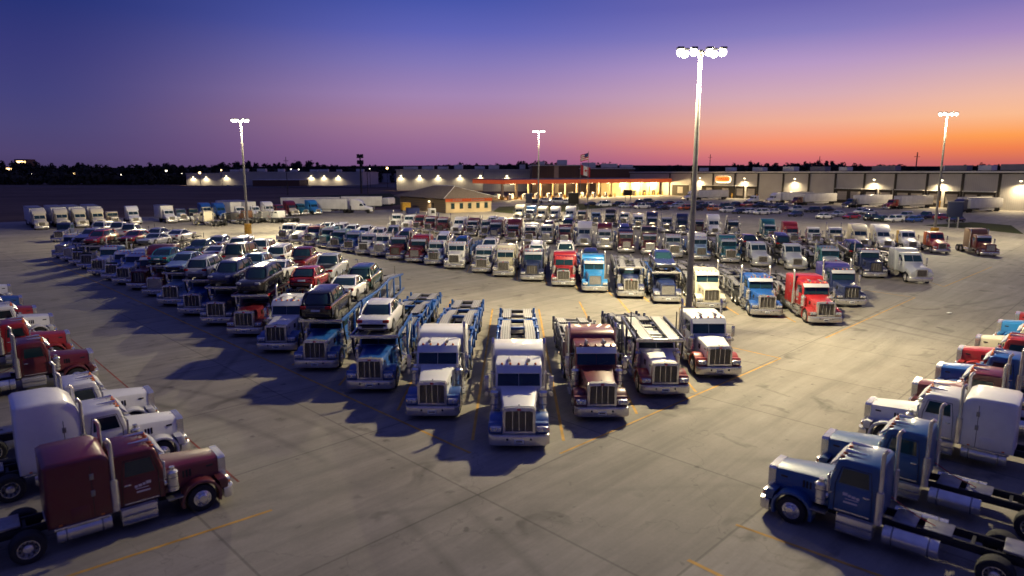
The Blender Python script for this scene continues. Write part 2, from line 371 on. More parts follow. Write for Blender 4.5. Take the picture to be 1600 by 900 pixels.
def m_bumper(b):
    b.prism([(-1.22, .42), (-1.22, .20), (-1.12, .07), (-.9, .015), (0, 0), (.9, .015), (1.12, .07), (1.22, .20), (1.22, .42)], .28, .71, 'chrome', .035, 'z')
    for sx in (-1, 1): b.tube((sx * .47, -.006, .55), (sx * .47, .02, .55), .045, 'dark', n=10)
def m_plate(b): b.box(-.19, .19, -.022, -.008, .40, .55, 'plate', .006); b.box(-.13, .13, -.026, -.0225, .445, .50, 'mark')
def m_grille_frame(b):
    out = [(-.655, .74), (-.655, 1.70), (-.58, 1.79), (0, 1.815), (.58, 1.79), (.655, 1.70), (.655, .74)]
    inn = [(-.545, .84), (-.545, 1.62), (-.50, 1.675), (0, 1.69), (.50, 1.675), (.545, 1.62), (.545, .84)]
    n = len(out)
    ring = lambda p, y: [(x, y, z) for x, z in p]
    A, B, Cc, D = ring(out, .42), ring(out, .15), ring(inn, .13), ring(inn, .26)
    b.loft([A, B, Cc, D], 'chrome', cap=False)
    b.ball((0, .128, 1.745), .055, 'redlens', sx=1.7, sy=.4, sz=.75)
def m_grille_wide(b):
    b.prism([(-.55, .83), (-.55, 1.62), (-.50, 1.68), (0, 1.70), (.50, 1.68), (.55, 1.62), (.55, .83)], .21, .27, 'steel', 0, 'y')
    for k in range(11): b.box(-.54, .54, .185, .212, .87 + k * .073, .905 + k * .073, 'chrome')
def m_grille_frame_painted(b):
    out = [(-.655, .74), (-.655, 1.70), (-.58, 1.79), (0, 1.815), (.58, 1.79), (.655, 1.70), (.655, .74)]
    inn = [(-.565, .82), (-.565, 1.64), (-.51, 1.69), (0, 1.705), (.51, 1.69), (.565, 1.64), (.565, .82)]
    b.loft([[(x, y, z) for x, z in p] for p, y in ((out, .42), (out, .15), (inn, .13), (inn, .26))], 'paint', cap=False)
def m_grille(b):
    b.prism([(-.55, .83), (-.55, 1.62), (-.50, 1.68), (0, 1.70), (.50, 1.68), (.55, 1.62), (.55, .83)], .23, .27, 'grille', 0, 'y')
    for x in (-.26, 0, .26): b.box(x - .014, x + .014, .165, .22, .84, 1.68, 'chrome')
    for i in range(-9, 10):
        if i % 5: b.box(i * .054 - .005, i * .054 + .005, .205, .229, .84, 1.66, 'steel')
def hood_ring(y, w, zb, zt, r=.14):
    return [(-w, y, zb), (-w, y, zt - r), (-w + r * .3, y, zt - r * .3), (-w + r, y, zt), (-.07, y, zt + .035), (.07, y, zt + .035), (w - r, y, zt), (w - r * .3, y, zt - r * .3), (w, y, zt - r), (w, y, zb)]
def m_hood(b):
    b.loft([hood_ring(.36, .635, .74, 1.77), hood_ring(.55, .645, .74, 1.795), hood_ring(1.4, .72, .9, 1.875), hood_ring(2.2, .80, .95, 1.93), hood_ring(2.45, .84, .95, 1.95)], 'paint')
    b.box(-.025, .025, .40, 2.34, 1.80, 1.83, 'chrome')
    for sx in (-1, 1):
        for k in range(5): b.box(sx * .735 - .02, sx * .735 + .02, 1.42 + k * .12, 1.49 + k * .12, 1.35, 1.62, 'dark')
        b.box(sx * .66 - .02, sx * .66 + .02, .62, .86, 1.50, 1.57, 'mark')
def m_fender(sx):
    def f(b):
        x0, x1 = (.60, 1.21) if sx > 0 else (-1.21, -.60)
        b.prism(arch(1.20, .50, .61, .735, .6, -22, 196, 12), x0, x1, 'paint', .05)
        b.prism([(.26, .72), (.24, 1.0), (.34, 1.12), (.62, 1.10), (.55, .95), (.52, .72)], x0 + .02 * sx, x1 - .03 * sx, 'paint', .04)
        b.box(min(x0, x1) + .02, max(x0, x1) - .02, 1.82, 2.36, .78, .84, 'steel', .015)
    return f
def m_headlight(sx):
    def f(b):
        a, c = sorted((sx * .69, sx * 1.16))
        b.box(a, c, .13, .40, .80, 1.03, 'chrome', .05)
        for k in (-1, 1): b.ball((sx * .925 + k * .112, .14, .915), .095, 'lens', sy=.35, sz=.95)
        b.ball((sx * 1.13, .20, .915), .05, 'amber')
    return f
def cab_prof(zw, zt, zr):
    return [(2.36, .92), (2.36, zw), (2.52, zt), (2.60, zr - .08), (2.80, zr), (3.80, zr + .01), (3.94, zr - .08), (3.97, zr - .3), (3.97, .92)]
CABZ = dict(std=(1.97, 2.62, 2.92), low=(1.95, 2.36, 2.56))
def m_cab(kind):
    zw, zt, zr = CABZ[kind]
    def f(b):
        b.prism(cab_prof(zw, zt, zr), -1.0, 1.0, 'paint', .085, seg=3)
        b.box(-1.02, 1.02, 2.75, 3.85, .80, .915, 'chrome', .02)
    return f
def m_windshield(kind):
    zw, zt, zr = CABZ[kind]
    def f(b):
        nv = Vector((0, -(zt - zw), .16)).normalized() * .018
        for sx in (-1, 1):
            pts = [(sx * .012, 2.366, zw + .03), (sx * .91, 2.366, zw + .03), (sx * .89, 2.512, zt - .03), (sx * .012, 2.512, zt - .03)]
            pts = [Vector(p) for p in pts]
            b.loft([pts, [p + nv for p in pts]], 'glass')
        for sx in (-1, 1): b.path([(sx * .1, 2.33, zw + .06), (sx * .55, 2.37, zw + .19)], .010, 'mark', 5)
    return f
def m_visor(kind):
    zw, zt, zr = CABZ[kind]
    def f(b):
        b.prism([(2.56, zt + .20), (2.52, zt + .21), (2.30, zt - .03), (2.30, zt - .06), (2.52, zt + .06)], -.95, .95, 'visor', .008)
    return f
def m_side_window(kind, sx):
    zw, zt, zr = CABZ[kind]
    def f(b): b.prism([(2.66, zw + .07), (2.78, zt - .03), (3.58, zt - .03), (3.62, zw + .07)], *sorted((sx * .992, sx * 1.008)), 'glass')
    return f
def m_door(kind, sx):
    zw, zt, zr = CABZ[kind]
    def f(b):
        b.prism([(2.58, .98), (2.58, zw - .02), (3.68, zw - .02), (3.72, .98)], *sorted((sx * .99, sx * 1.012)), 'paint', .006)
        x = sx * 1.006
        b.path([(x, 2.56, .96), (x, 2.56, zw + .02), (x, 2.74, zt + .02), (x, 3.64, zt + .02), (x, 3.72, zw), (x, 3.75, .96), (x, 2.56, .96)], .014, 'mark', 5)
        b.box(*sorted((sx * 1.0, sx * 1.03)), 2.6, 3.7, 1.02, 1.06, 'chrome')
    return f
def m_door_handle(sx):
    def f(b): b.box(*sorted((sx * 1.0, sx * 1.045)), 3.46, 3.66, 1.70, 1.76, 'chrome', .01); b.path([(sx * 1.03, 3.86, 1.0), (sx * 1.07, 3.86, 1.1), (sx * 1.07, 3.86, 1.9), (sx * 1.03, 3.86, 2.0)], .018, 'chrome', 6)
    return f
def m_door_decal(sx):
    def f(b):
        x = sorted((sx * 1.005, sx * 1.016))
        for k, (y, w, z, h) in enumerate(((2.82, .16, 1.62, .11), (3.0, .09, 1.60, .09), (3.11, .12, 1.58, .09), (3.25, .10, 1.56, .09), (2.9, .42, 1.50, .03))): b.box(*x, y, y + w, z, z + h, 'text')
        b.box(x[0], x[1], 2.86, 3.3, 1.36, 1.42, 'text')
    return f
def m_marker_light(x, kind):
    zr = CABZ[kind][2]
    def f(b): b.ball((x, 2.66, zr - .03), .062, 'amber', sx=.85, sy=1.5, sz=.9)
    return f
def m_light_bar(kind):
    zr = CABZ[kind][2]
    def f(b):
        for x in (-.72, -.36, 0, .36, .72): b.ball((x, 2.66, zr - .03), .062, 'amber', sx=.85, sy=1.5, sz=.9)
    return f
def m_horn(x, kind):
    zr = CABZ[kind][2]
    def f(b):
        b.tube((x, 2.70, zr + .10), (x, 3.35, zr + .11), .075, 'chrome', .02); b.tube((x, 2.68, zr + .10), (x, 2.70, zr + .10), .08, 'chrome')
        b.tube((x, 2.85, zr - .02), (x, 2.85, zr + .08), .02, 'chrome', n=6)
    return f
SLP = dict(
    flat=[(4.03, .92), (4.03, 2.80), (4.10, 3.02), (4.30, 3.15), (4.6, 3.19), (5.80, 3.19), (5.95, 3.10), (5.97, .92)],
    tall=[(4.03, .92), (4.00, 2.92), (4.14, 3.35), (4.50, 3.66), (4.95, 3.76), (6.05, 3.76), (6.18, 3.66), (6.20, .92)],
    mid=[(4.03, .92), (4.03, 2.62), (4.12, 2.86), (4.35, 2.93), (4.92, 2.93), (5.0, 2.82), (5.02, .92)],
    fair=[(3.9, .92), (3.90, 2.90), (2.86, 2.90), (3.10, 3.12), (3.6, 3.50), (4.2, 3.74), (4.7, 3.80), (5.9, 3.80), (6.0, 3.70), (6.02, .92)])
SLW = dict(flat=1.20, tall=1.19, mid=1.06, fair=1.17)
def m_sleeper(kind):
    def f(b):
        w = SLW[kind]; y1 = max(p[0] for p in SLP[kind]); b.prism(SLP[kind], -w, w, 'paint', .13 if kind != 'mid' else .09, seg=3)
        b.box(-w - .012, w + .012, 4.2, y1 - .15, .87, .94, 'chrome', .01)
        for sx in (-1, 1):
            for y in (4.4, y1 - .35): b.box(*sorted((sx * (w - .02), sx * (w + .02))), y - .05, y + .05, 1.0, 1.05, 'amber')
            if kind != 'fair': b.box(*sorted((sx * (w - .01), sx * (w + .006))), 4.62, 4.64, 1.0, 2.85, 'mark')
    return f
def m_sleeper_vent(kind, sx, z):
    w = SLW[kind]; y = 4.55 if kind != 'mid' else 4.40
    return lambda b: b.box(*sorted((sx * (w - .02), sx * (w + .018))), y, y + .13, z, z + .22, 'steel', .01)
def m_sleeper_hatch(kind, sx):
    w = SLW[kind]; y = 4.75 if kind != 'mid' else 4.40
    return lambda b: b.box(*sorted((sx * (w - .02), sx * (w + .012))), y, y + .55, 1.05, 1.5, 'paint', .02)
def m_stack(sx, y=3.99):
    def f(b):
        b.tube((sx * 1.15, y, 1.0), (sx * 1.15, y, 2.15), .125, 'chrome', n=14); b.tube((sx * 1.15, y, 2.15), (sx * 1.15, y, 3.45), .07, 'chrome', n=12)
        b.path([(sx * 1.15, y, 3.44), (sx * 1.15, y + .03, 3.55), (sx * 1.15, y + .12, 3.66)], .068, 'chrome', 10)
    return f
def m_air_cleaner(sx):
    def f(b):
        b.tube((sx * 1.02, 2.12, 1.12), (sx * 1.02, 2.12, 1.82), .185, 'chrome', n=16); b.tube((sx * 1.02, 2.12, 1.82), (sx * 1.02, 2.12, 1.90), .21, 'chrome', .12, n=16)
        b.tube((sx * 1.02, 2.12, 1.90), (sx * 1.02, 2.12, 2.02), .10, 'chrome', n=12)
        for z in (1.28, 1.62): b.tube((sx * 1.02, 2.12, z), (sx * 1.02, 2.12, z + .03), .192, 'steel', n=16)
    return f
def m_mirror(sx):
    def f(b):
        b.path([(sx * .98, 2.60, 2.50), (sx * 1.38, 2.46, 2.50), (sx * 1.38, 2.46, 1.72), (sx * .98, 2.6, 1.66)], .018, 'chrome', 6)
        b.box(*sorted((sx * 1.29, sx * 1.48)), 2.40, 2.46, 1.80, 2.42, 'chrome', .02)
        b.tube((sx * 1.385, 2.47, 1.62), (sx * 1.385, 2.40, 1.62), .09, 'chrome', n=10)
    return f
def m_tank(sx):
    def f(b):
        b.tube((sx * .88, 4.15, .62), (sx * .88, 5.75, .62), .31, 'chrome', n=18)
        for y in (4.4, 5.45): b.tube((sx * .88, y, .62), (sx * .88, y + .05, .62), .318, 'steel', n=18)
    return f
def m_step(sx):
    def f(b): b.prism([(2.70, .90), (2.70, .36), (3.85, .36), (3.85, .90)], *sorted((sx * .62, sx * 1.14)), 'chrome', .03); b.box(*sorted((sx * .7, sx * 1.24)), 2.72, 3.83, .36, .42, 'steel', .01); b.box(*sorted((sx * .7, sx * 1.20)), 2.72, 3.83, .64, .68, 'steel', .01)
    return f
def m_step_day(sx):
    def f(b): b.tube((sx * .86, 4.25, .66), (sx * .86, 5.5, .66), .30, 'chrome', n=16)
    return f
def m_chassis(L):
    def f(b):
        for sx in (-1, 1): b.box(*sorted((sx * .38, sx * .47)), .5, L, .70, .98, 'dark', .012)
        y = 1.0
        while y < L: b.box(-.38, .38, y, y + .1, .76, .92, 'dark'); y += 1.1
        b.box(-.50, .50, L - 2.25, L - 1.15, 1.02, 1.13, 'steel', .03); b.box(-.10, .10, L - 1.45, L - 1.1, 1.0, 1.135, 'mark')
        b.box(-.55, .55, 4.3, 5.0, .99, 1.03, 'steel', .01); b.box(-.45, .45, 5.2, 6.0 if L > 8 else 5.4, .99, 1.02, 'steel', .01)
        b.box(-1.08, 1.08, 1.12, 1.28, .42, .58, 'dark', .03)
        for a in (L - 2.35, L - 1.0): b.box(-.8, .8, a - .09, a + .09, .42, .60, 'dark', .04)
        b.box(-.30, .30, .9, 2.5, .45, 1.2, 'dark', .05)
        b.path([(-.2, 4.1, 1.5), (-.15, 4.6, 1.25), (.1, 5.0, 1.2), (.1, 5.5, 1.05)], .02, 'redlens', 5)
    return f
def m_mud_flap(sx, L): return lambda b: b.box(*sorted((sx * .62, sx * 1.24)), L - .30, L - .285, .16, .95, 'rubber')
def m_quarter(sx, L): return lambda b: b.prism(arch(L - 2.35, .52, .58, .61, 0, 35, 120, 6), *sorted((sx * .66, sx * 1.22)), 'chrome', 0)

# rounded "aero" nose
def aring(y, w, zb, zt, wt):
    return [(-w, y, zb), (-w, y, zb + (zt - zb) * .45), (-w * .97, y, zb + (zt - zb) * .6), (-wt, y, zt - .12), (-wt * .82, y, zt), (0, y, zt + .03), (wt * .82, y, zt), (wt, y, zt - .12), (w * .97, y, zb + (zt - zb) * .6), (w, y, zb + (zt - zb) * .45), (w, y, zb)]
def m_ahood(b):
    b.loft([aring(.10, .86, .72, 1.22, .62), aring(.16, 1.0, .70, 1.50, .66), aring(.42, 1.14, .72, 1.62, .70), aring(.62, 1.16, 1.02, 1.66, .72), aring(1.2, 1.17, 1.10, 1.76, .76), aring(1.78, 1.14, 1.0, 1.86, .82), aring(2.1, 1.0, .9, 1.92, .88), aring(2.45, .96, .9, 1.98, .92)], 'paint')
    b.prism(arch(1.20, .52, .575, .62, 0, -10, 190, 10), -1.175, -.7, 'dark', 0); b.prism(arch(1.20, .52, .575, .62, 0, -10, 190, 10), .7, 1.175, 'dark', 0)
def m_agrille_frame(b):
    ring = lambda w, z0, z1, y0, y1: [(-w, y0, z0), (-w, y1, z1 - .1), (-w + .1, y1, z1), (w - .1, y1, z1), (w, y1, z1 - .1), (w, y0, z0)]
    b.loft([ring(.56, .72, 1.50, .14, .20), ring(.56, .72, 1.50, .03, .045), ring(.47, .78, 1.43, .035, .05), ring(.47, .78, 1.43, .08, .10)], 'chrome', cap=False)
def m_agrille(b):
    b.prism([(-.48, .77), (-.48, 1.40), (-.4, 1.44), (.4, 1.44), (.48, 1.40), (.48, .77)], .074, .10, 'grille', 0, 'y')
    for k in range(6): b.box(-.46, .46, .055, .078, .83 + k * .11, .855 + k * .11, 'steel')
def m_aheadlight(sx):
    def f(b):
        b.prism([(.07, .86), (.07, 1.08), (.30, 1.16), (.55, 1.12), (.5, .92)], *sorted((sx * .70, sx * 1.13)), 'lens', .04)
    return f
def m_abumper(b): b.prism([(-1.2, .7), (-1.2, .28), (-1.0, .07), (-.6, 0), (.6, 0), (1.0, .07), (1.2, .28), (1.2, .7)], .28, .71, 'chrome', .05, 'z')
def m_acab(b): b.prism([(2.30, .90), (2.30, 1.95), (2.86, 2.70), (3.05, 2.88), (3.9, 2.92), (3.92, .90)], -1.0, 1.0, 'paint', .10, seg=3)
def m_awindshield(b):
    nv = Vector((0, -.75, .56)).normalized() * .018
    for sx in (-1, 1):
        pts = [Vector(p) for p in ((sx * .02, 2.36, 2.03), (sx * .90, 2.36, 2.03), (sx * .84, 2.82, 2.645), (sx * .02, 2.82, 2.645))]
        b.loft([pts, [p + nv for p in pts]], 'glass')
def m_aside_window(sx): return lambda b: b.prism([(2.55, 2.02), (2.98, 2.62), (3.62, 2.64), (3.64, 2.02)], *sorted((sx * .992, sx * 1.008)), 'glass')

# ------------------------------------------------------------------ trailers
def m_lowframe(b):
    for sx in (-1, 1):
        b.box(*sorted((sx * 1.08, sx * 1.22)), 6.6, 22.2, 1.00, 1.16, 'paint', .02)
        for k in range(9):
            y = 7.0 + k * 1.75; b.box(*sorted((sx * 1.10, sx * 1.25)), y, y + .14, .62, 1.95 if k < 6 else 1.55, 'paint', .015)
        b.box(*sorted((sx * 1.12, sx * 1.20)), 7.0, 15.8, 1.78, 1.90, 'paint', .02)
        b.tube((sx * 1.17, 7.2, 1.25), (sx * 1.17, 9.0, 1.85), .06, 'steel', n=8); b.tube((sx * 1.17, 12.0, 1.25), (sx * 1.17, 13.9, 1.85), .06, 'steel', n=8)
        b.prism([(16.0, 1.16), (16.4, 1.42), (18.6, 1.42), (19.2, 1.16)], *sorted((sx * .66, sx * 1.25)), 'paint', .03)
    for k in range(10): b.box(-1.15, 1.15, 6.8 + k * 1.68, 6.95 + k * 1.68, 1.02, 1.14, 'dark')
    b.box(-.36, .36, 6.6, 10.5, 1.05, 1.40, 'dark', .04); b.box(-.3, .3, 11, 15, .7, 1.1, 'dark', .04)
    for y, z in ((10.1, 1.86), (13.85, 1.84), (17.65, 1.46)):
        b.box(-1.2, 1.2, y, y + .2, z - .14, z, 'paint', .02)
        for sx in (-1, 1): b.box(*sorted((sx * .95, sx * 1.25)), y - .25, y + .45, z - .1, z + .08, 'paint', .02); b.box(*sorted((sx * .40, sx * .46)), 7.2, 21.5, 1.16, 1.24, 'paint')
    for y in (8.4, 12.1, 15.9, 19.6): b.box(-.42, .42, y, y + .6, 1.2, 1.34, 'steel', .02)
    b.box(-1.2, 1.2, 22.1, 22.3, .95, 1.2, 'steel', .03)
    for x in (-.2, .0, .2): b.path([(x, 10.4, 1.4), (x * 1.2, 11.2, 1.6), (x, 12.2, 1.25), (x, 13.4, 1.15)], .025, 'mark', 5)
def runway(y0, z0, y1, z1, sx, w=.54, xc=.70):
    def f(b):
        x0, x1 = sorted((sx * (xc - w / 2), sx * (xc + w / 2)))
        b.prism([(y0, z0 - .07), (y0, z0), (y1, z1), (y1, z1 - .07)], x0, x1, 'runway')
        for x in (x0 - .02, x1 - .02): b.prism([(y0, z0 - .10), (y0, z0 + .03), (y1, z1 + .03), (y1, z1 - .10)], x, x + .04, 'steel')
    return f
LOWRUN = [(6.9, 1.50, 9.9, 1.86), (10.5, 2.0, 13.6, 1.98), (14.3, 1.78, 17.4, 1.50), (18.1, 1.52, 21.9, 1.32)]
HIRUN = [(1.55, 2.70, 6.0, 2.86), (6.3, 2.92, 11.0, 2.70), (11.2, 2.70, 16.0, 2.84), (16.2, 2.80, 21.6, 2.30)]
def hz(y):
    for y0, z0, y1, z1 in HIRUN:
        if y <= y1: return z0 + (z1 - z0) * (y - y0) / (y1 - y0)
    return 2.3
def lz(y):
    for y0, z0, y1, z1 in LOWRUN:
        if y <= y1: return z0 + (z1 - z0) * (y - y0) / (y1 - y0)
    return 1.3
def m_headrack(b):
    """deck frame over the cab with its posts"""
    for sx in (-1, 1):
        x = sorted((sx * 1.16, sx * 1.26))
        b.prism([(1.45, 2.58), (1.45, 2.74), (6.0, 2.90), (6.0, 2.72)], *x, 'paint', .015)
        b.box(*x, 4.3, 4.46, .9, 2.72, 'paint', .015); b.box(*x, 5.7, 5.86, .9, 2.72, 'paint', .015)
        b.path([(sx * 1.21, 2.35, 1.05), (sx * 1.23, 1.9, 1.9), (sx * 1.21, 1.75, 2.6)], .05, 'dark', 8)
        b.tube((sx * 1.21, 4.4, 1.1), (sx * 1.21, 5.7, 2.5), .05, 'steel', n=8)
        b.tube((sx * 1.21, 3.2, 2.75), (sx * 1.21, 3.2, 3.75), .028, 'dark', n=6); b.tube((sx * 1.21, 1.6, 2.7), (sx * 1.21, 1.6, 3.15), .025, 'dark', n=6)
    for y in (1.5, 2.4, 4.2, 5.8): b.box(-1.2, 1.2, y, y + .10, 2.62, 2.70, 'dark')
    b.box(-1.26, 1.26, 1.40, 1.47, 2.56, 2.72, 'chrome', .015)
def m_highframe(b):
    for sx in (-1, 1):
        x = sorted((sx * 1.15, sx * 1.27))
        b.box(*x, 6.4, 22.0, .88, 1.06, 'paint', .02)
        b.prism([(6.3, 2.78), (6.3, 2.94), (11, 2.72), (16, 2.86), (21.6, 2.34), (21.6, 2.2), (16, 2.70), (11, 2.56)], *x, 'paint', .015)
        for y in (6.5, 9.2, 11.9, 14.6, 17.3, 20.2): b.box(*x, y, y + .15, 1.0, hz(y) - .08, 'paint', .015)
        b.prism([(6.5, 1.06), (6.5, 2.7), (9.2, 2.62), (9.2, 1.7)], *sorted((sx * 1.19, sx * 1.235)), 'paint')
        for y in (9.3, 14.7): b.tube((sx * 1.21, y, 1.1), (sx * 1.21, y + 2.4, 2.5), .055, 'steel', n=8)
        for y in (7.4, 12.5, 18): b.tube((sx * 1.21, y, 2.8), (sx * 1.21, y, 3.5), .026, 'dark', n=6)
    for k in range(9): y = 6.5 + k * 1.8; b.box(-1.2, 1.2, y, y + .1, hz(y) - .16, hz(y) - .08, 'dark'); b.box(-1.2, 1.2, y, y + .12, .9, 1.02, 'dark')
    b.box(-.7, .7, 6.5, 20.5, 1.0, 1.05, 'dark')
def m_vanbox(L, H0=1.15, H1=3.95):
    def f(b):
        b.box(-1.28, 1.28, 0, L, H0, H1, 'white', .03)
        for k in range(int(L / 1.2)): y = .6 + k * 1.2; b.box(-1.288, 1.288, y, y + .05, H0 + .12, H1 - .1, 'trim')
        b.box(-1.29, 1.29, -.01, L + .01, H0 - .10, H0 + .05, 'steel', .01); b.box(-1.29, 1.29, -.01, L + .01, H1 - .07, H1 + .015, 'steel', .01)
        b.box(-.5, .5, .5, L - .3, .85, H0 - .05, 'dark')
        if L > 9:
            for sx in (-1, 1): b.box(*sorted((sx * .7, sx * .82)), 2.3, 2.45, .1, H0, 'steel'); b.box(*sorted((sx * 1.2, sx * 1.24)), 4.6, L - 4, .45, 1.0, 'trim', .01)
    return f

# ------------------------------------------------------------------ cars
def car_specs():
    return dict(
        saloon=dict(L=4.75, w=.90, belt=.93, roof=1.43, g=(1.30, 2.05, 3.35, 4.15), hood=.80, tail=.92),
        suv=dict(L=4.75, w=.93, belt=1.02, roof=1.64, g=(1.25, 1.75, 4.15, 4.62), hood=1.0, tail=1.0),
        wagon=dict(L=4.6, w=.90, belt=.96, roof=1.52, g=(1.15, 1.85, 3.85, 4.48), hood=.82, tail=.93),
        pickup=dict(L=5.5, w=.97, belt=1.12, roof=1.80, g=(1.55, 2.05, 3.25, 3.65), hood=1.05, tail=1.05),
        coupe=dict(L=4.7, w=.92, belt=.90, roof=1.34, g=(1.55, 2.30, 3.15, 4.25), hood=.80, tail=.94),
        van=dict(L=5.1, w=.97, belt=1.10, roof=1.98, g=(.85, 1.55, 4.75, 5.02), hood=1.0, tail=1.05))
CS = car_specs(); CM = {}
def car_mesh(kind):
    if kind in CM: return CM[kind]
    p = CS[kind]; L, w, be, ro, g = p['L'], p['w'], p['belt'], p['roof'], p['g']
    def ring(y, z0, zt, ww):
        half = [(.86, z0), (.955, z0 + .06), (.985, z0 + .20), (1.0, (z0 + zt) / 2), (.985, zt - .20), (.955, zt - .09), (.90, zt - .028), (.78, zt)]
        return [(-ww * a_, y, z) for a_, z in half] + [(0, y, zt + .022)] + [(ww * a_, y, z) for a_, z in half[::-1]]
    b = MB(); h = p['hood']; tl = p['tail']
    rearw = g[3] if kind != 'pickup' else 3.7
    b.loft([ring(0, .38, h - .24, w * .66), ring(.04, .33, h - .17, w * .80), ring(.14, .27, h - .11, w * .90), ring(.40, .23, h - .045, w * .965), ring(.8, .21, h - .005, w * .99), ring(g[0] - .12, .21, be - .05, w), ring(g[0] + .4, .21, be, w), ring(L * .6, .21, be + .015, w), ring(rearw, .21, be + .01, w * .995), ring(L - .45, .24, (be + tl) / 2 if kind != 'pickup' else tl, w * .98), ring(L - .16, .28, tl - .02, w * .93), ring(L - .04, .33, tl - .09, w * .86), ring(L, .42, tl - .22, w * .76)], 'carpaint')
    rw, bw = w * .71, w * .885
    def plan(y0, y1, ww, z, n=20, ex=.34): return [(math.copysign(abs(math.cos(t)) ** ex, math.cos(t)) * ww, (y0 + y1) / 2 + math.copysign(abs(math.sin(t)) ** ex, math.sin(t)) * (y1 - y0) / 2, z) for t in [2 * math.pi * (i + .5) / n for i in range(n)]]
    b.loft([plan(g[1] - .10, g[2] + .12, rw * 1.02, ro - .07), plan(g[1] - .02, g[2] + .02, rw * .985, ro - .02), plan(g[1] + .16, g[2] - .16, rw * .88, ro + .018), plan(g[1] + .5, g[2] - .5, rw * .5, ro + .038)], 'carpaint')
    mid = lambda a_, c_: a_ + (c_ - a_) * .5
    for sx in (-1, 1):
        b.path([(sx * bw * .985, g[0] + .16, be - .01), (sx * (mid(bw, rw) + .02), mid(g[0], g[1]) + .11, mid(be, ro)), (sx * (rw - .0), g[1] + .06, ro - .05)], .036, 'carpaint', 6)
        b.path([(sx * bw * .985, g[3] - .16, be - .01), (sx * (mid(bw, rw) + .02), mid(g[3], g[2]) - .11, mid(be, ro)), (sx * (rw - .0), g[2] - .06, ro - .05)], .062, 'carpaint', 6)
        ym = (g[1] + g[2]) / 2 - .05
        b.path([(sx * (bw + .004), ym, be - .01), (sx * (mid(bw, rw) + .034), ym, mid(be, ro)), (sx * (rw + .012), ym, ro - .05)], .036, 'mark', 6)
        if g[2] - g[1] > 1.9: b.path([(sx * (bw + .004), ym + 1.0, be - .01), (sx * (mid(bw, rw) + .034), ym + 1.0, mid(be, ro)), (sx * (rw + .012), ym + 1.0, ro - .05)], .05, 'carpaint', 6)
        b.ball((sx * (w + .07), g[0] + .45, be + .06), .10, 'carpaint', sy=.6, sz=.75)
    if kind == 'pickup': b.box(-w * .80, w * .80, 3.85, L - .12, be + .001, be + .012, 'mark')
    for y, s in ((0, -1), (L, 1)):
        b.box(-w * .62, w * .62, *sorted((y + .03 * s - .06 * s, y + .012 * s)), .40, .52, 'mark', .01)
        b.box(-w * .9, w * .9, *sorted((y - .10 * s, y - .03 * s)), .30, .38, 'dark', .01)
    b.box(-.26, .26, L - .02, L + .012, .62, .74, 'plate', .005)
    for y in (.92, L - .95):
        for sx in (-1, 1): b.tube((sx * (w - .10), y, .34), (sx * (w + .006), y, .34), .385, 'mark', n=16)
    body = b.mesh('body')
    b = MB()
    b.loft([plan(g[0], g[3], bw, be - .05), plan(mid(g[0], g[1]) - .05, mid(g[3], g[2]) + .05, mid(bw, rw) + .025, mid(be, ro)), plan(g[1] - .04, g[2] + .05, rw * 1.005, ro - .05)], 'glass')
    glass = b.mesh('window_glass')
    def wheel(): 
        b = MB(); ringf = lambda x, r: [(x, r * math.cos(2 * math.pi * k / 16), r * math.sin(2 * math.pi * k / 16)) for k in range(16)]
        b.loft([ringf(-.11, .30), ringf(-.10, .33), ringf(.10, .33), ringf(.11, .30)], 'rubber')
        for s in (-1, 1): b.loft([ringf(s * .111, .215), ringf(s * .120, .19), ringf(s * .105, .05)], 'steel')
        return b.mesh('wheel')
    whl = CM.setdefault('wheel', None) or wheel(); CM['wheel'] = whl
    tail = [one('tail_light', lambda b, sx=sx: b.box(*sorted((sx * w * .58, sx * w * .93)), L - .13, L + .004, p['tail'] - .24, p['tail'] - .08, 'redlens', .02)) for sx in (-1, 1)]
    head = [one('headlight', lambda b, sx=sx: b.box(*sorted((sx * w * .50, sx * w * .88)), -.002 + .0, .20, h - .24, h - .11, 'lens', .03)) for sx in (-1, 1)]
    CM[kind] = dict(body=body, glass=glass, wheel=whl, tail=tail, head=head, L=L, w=w)
    return CM[kind]
KINDWORD = dict(saloon='saloon car', suv='suv', wagon='estate car', pickup='pickup truck', coupe='coupe', van='van')
CATWORD = dict(saloon='car', suv='suv', wagon='car', pickup='pickup truck', coupe='car', van='van')
def make_car(kind, col, loc, rz, label, group, lights=True, pitch=0.0):
    """front of the car towards local -y; origin under its middle"""
    m = car_mesh(kind)
    t = thing('car' if CATWORD[kind] == 'car' else CATWORD[kind].replace(' ', '_'), loc, rz, label, CATWORD[kind], group)
    if pitch: t.rotation_euler = (pitch, 0, rz)
    off = (0, -m['L'] / 2, 0)
    obj('body', m['body'], t, col, off); obj('window_glass', m['glass'], t, None, off)
    for y in (.92, m['L'] - .95):
        for sx in (-1, 1): obj('wheel', m['wheel'], t, None, (sx * (m['w'] - .09), y - m['L'] / 2, .33))
    if lights:
        for k in m['tail']: obj('tail_light', k, t, None, off)
        for k in m['head']: obj('headlight', k, t, None, off)
    return t

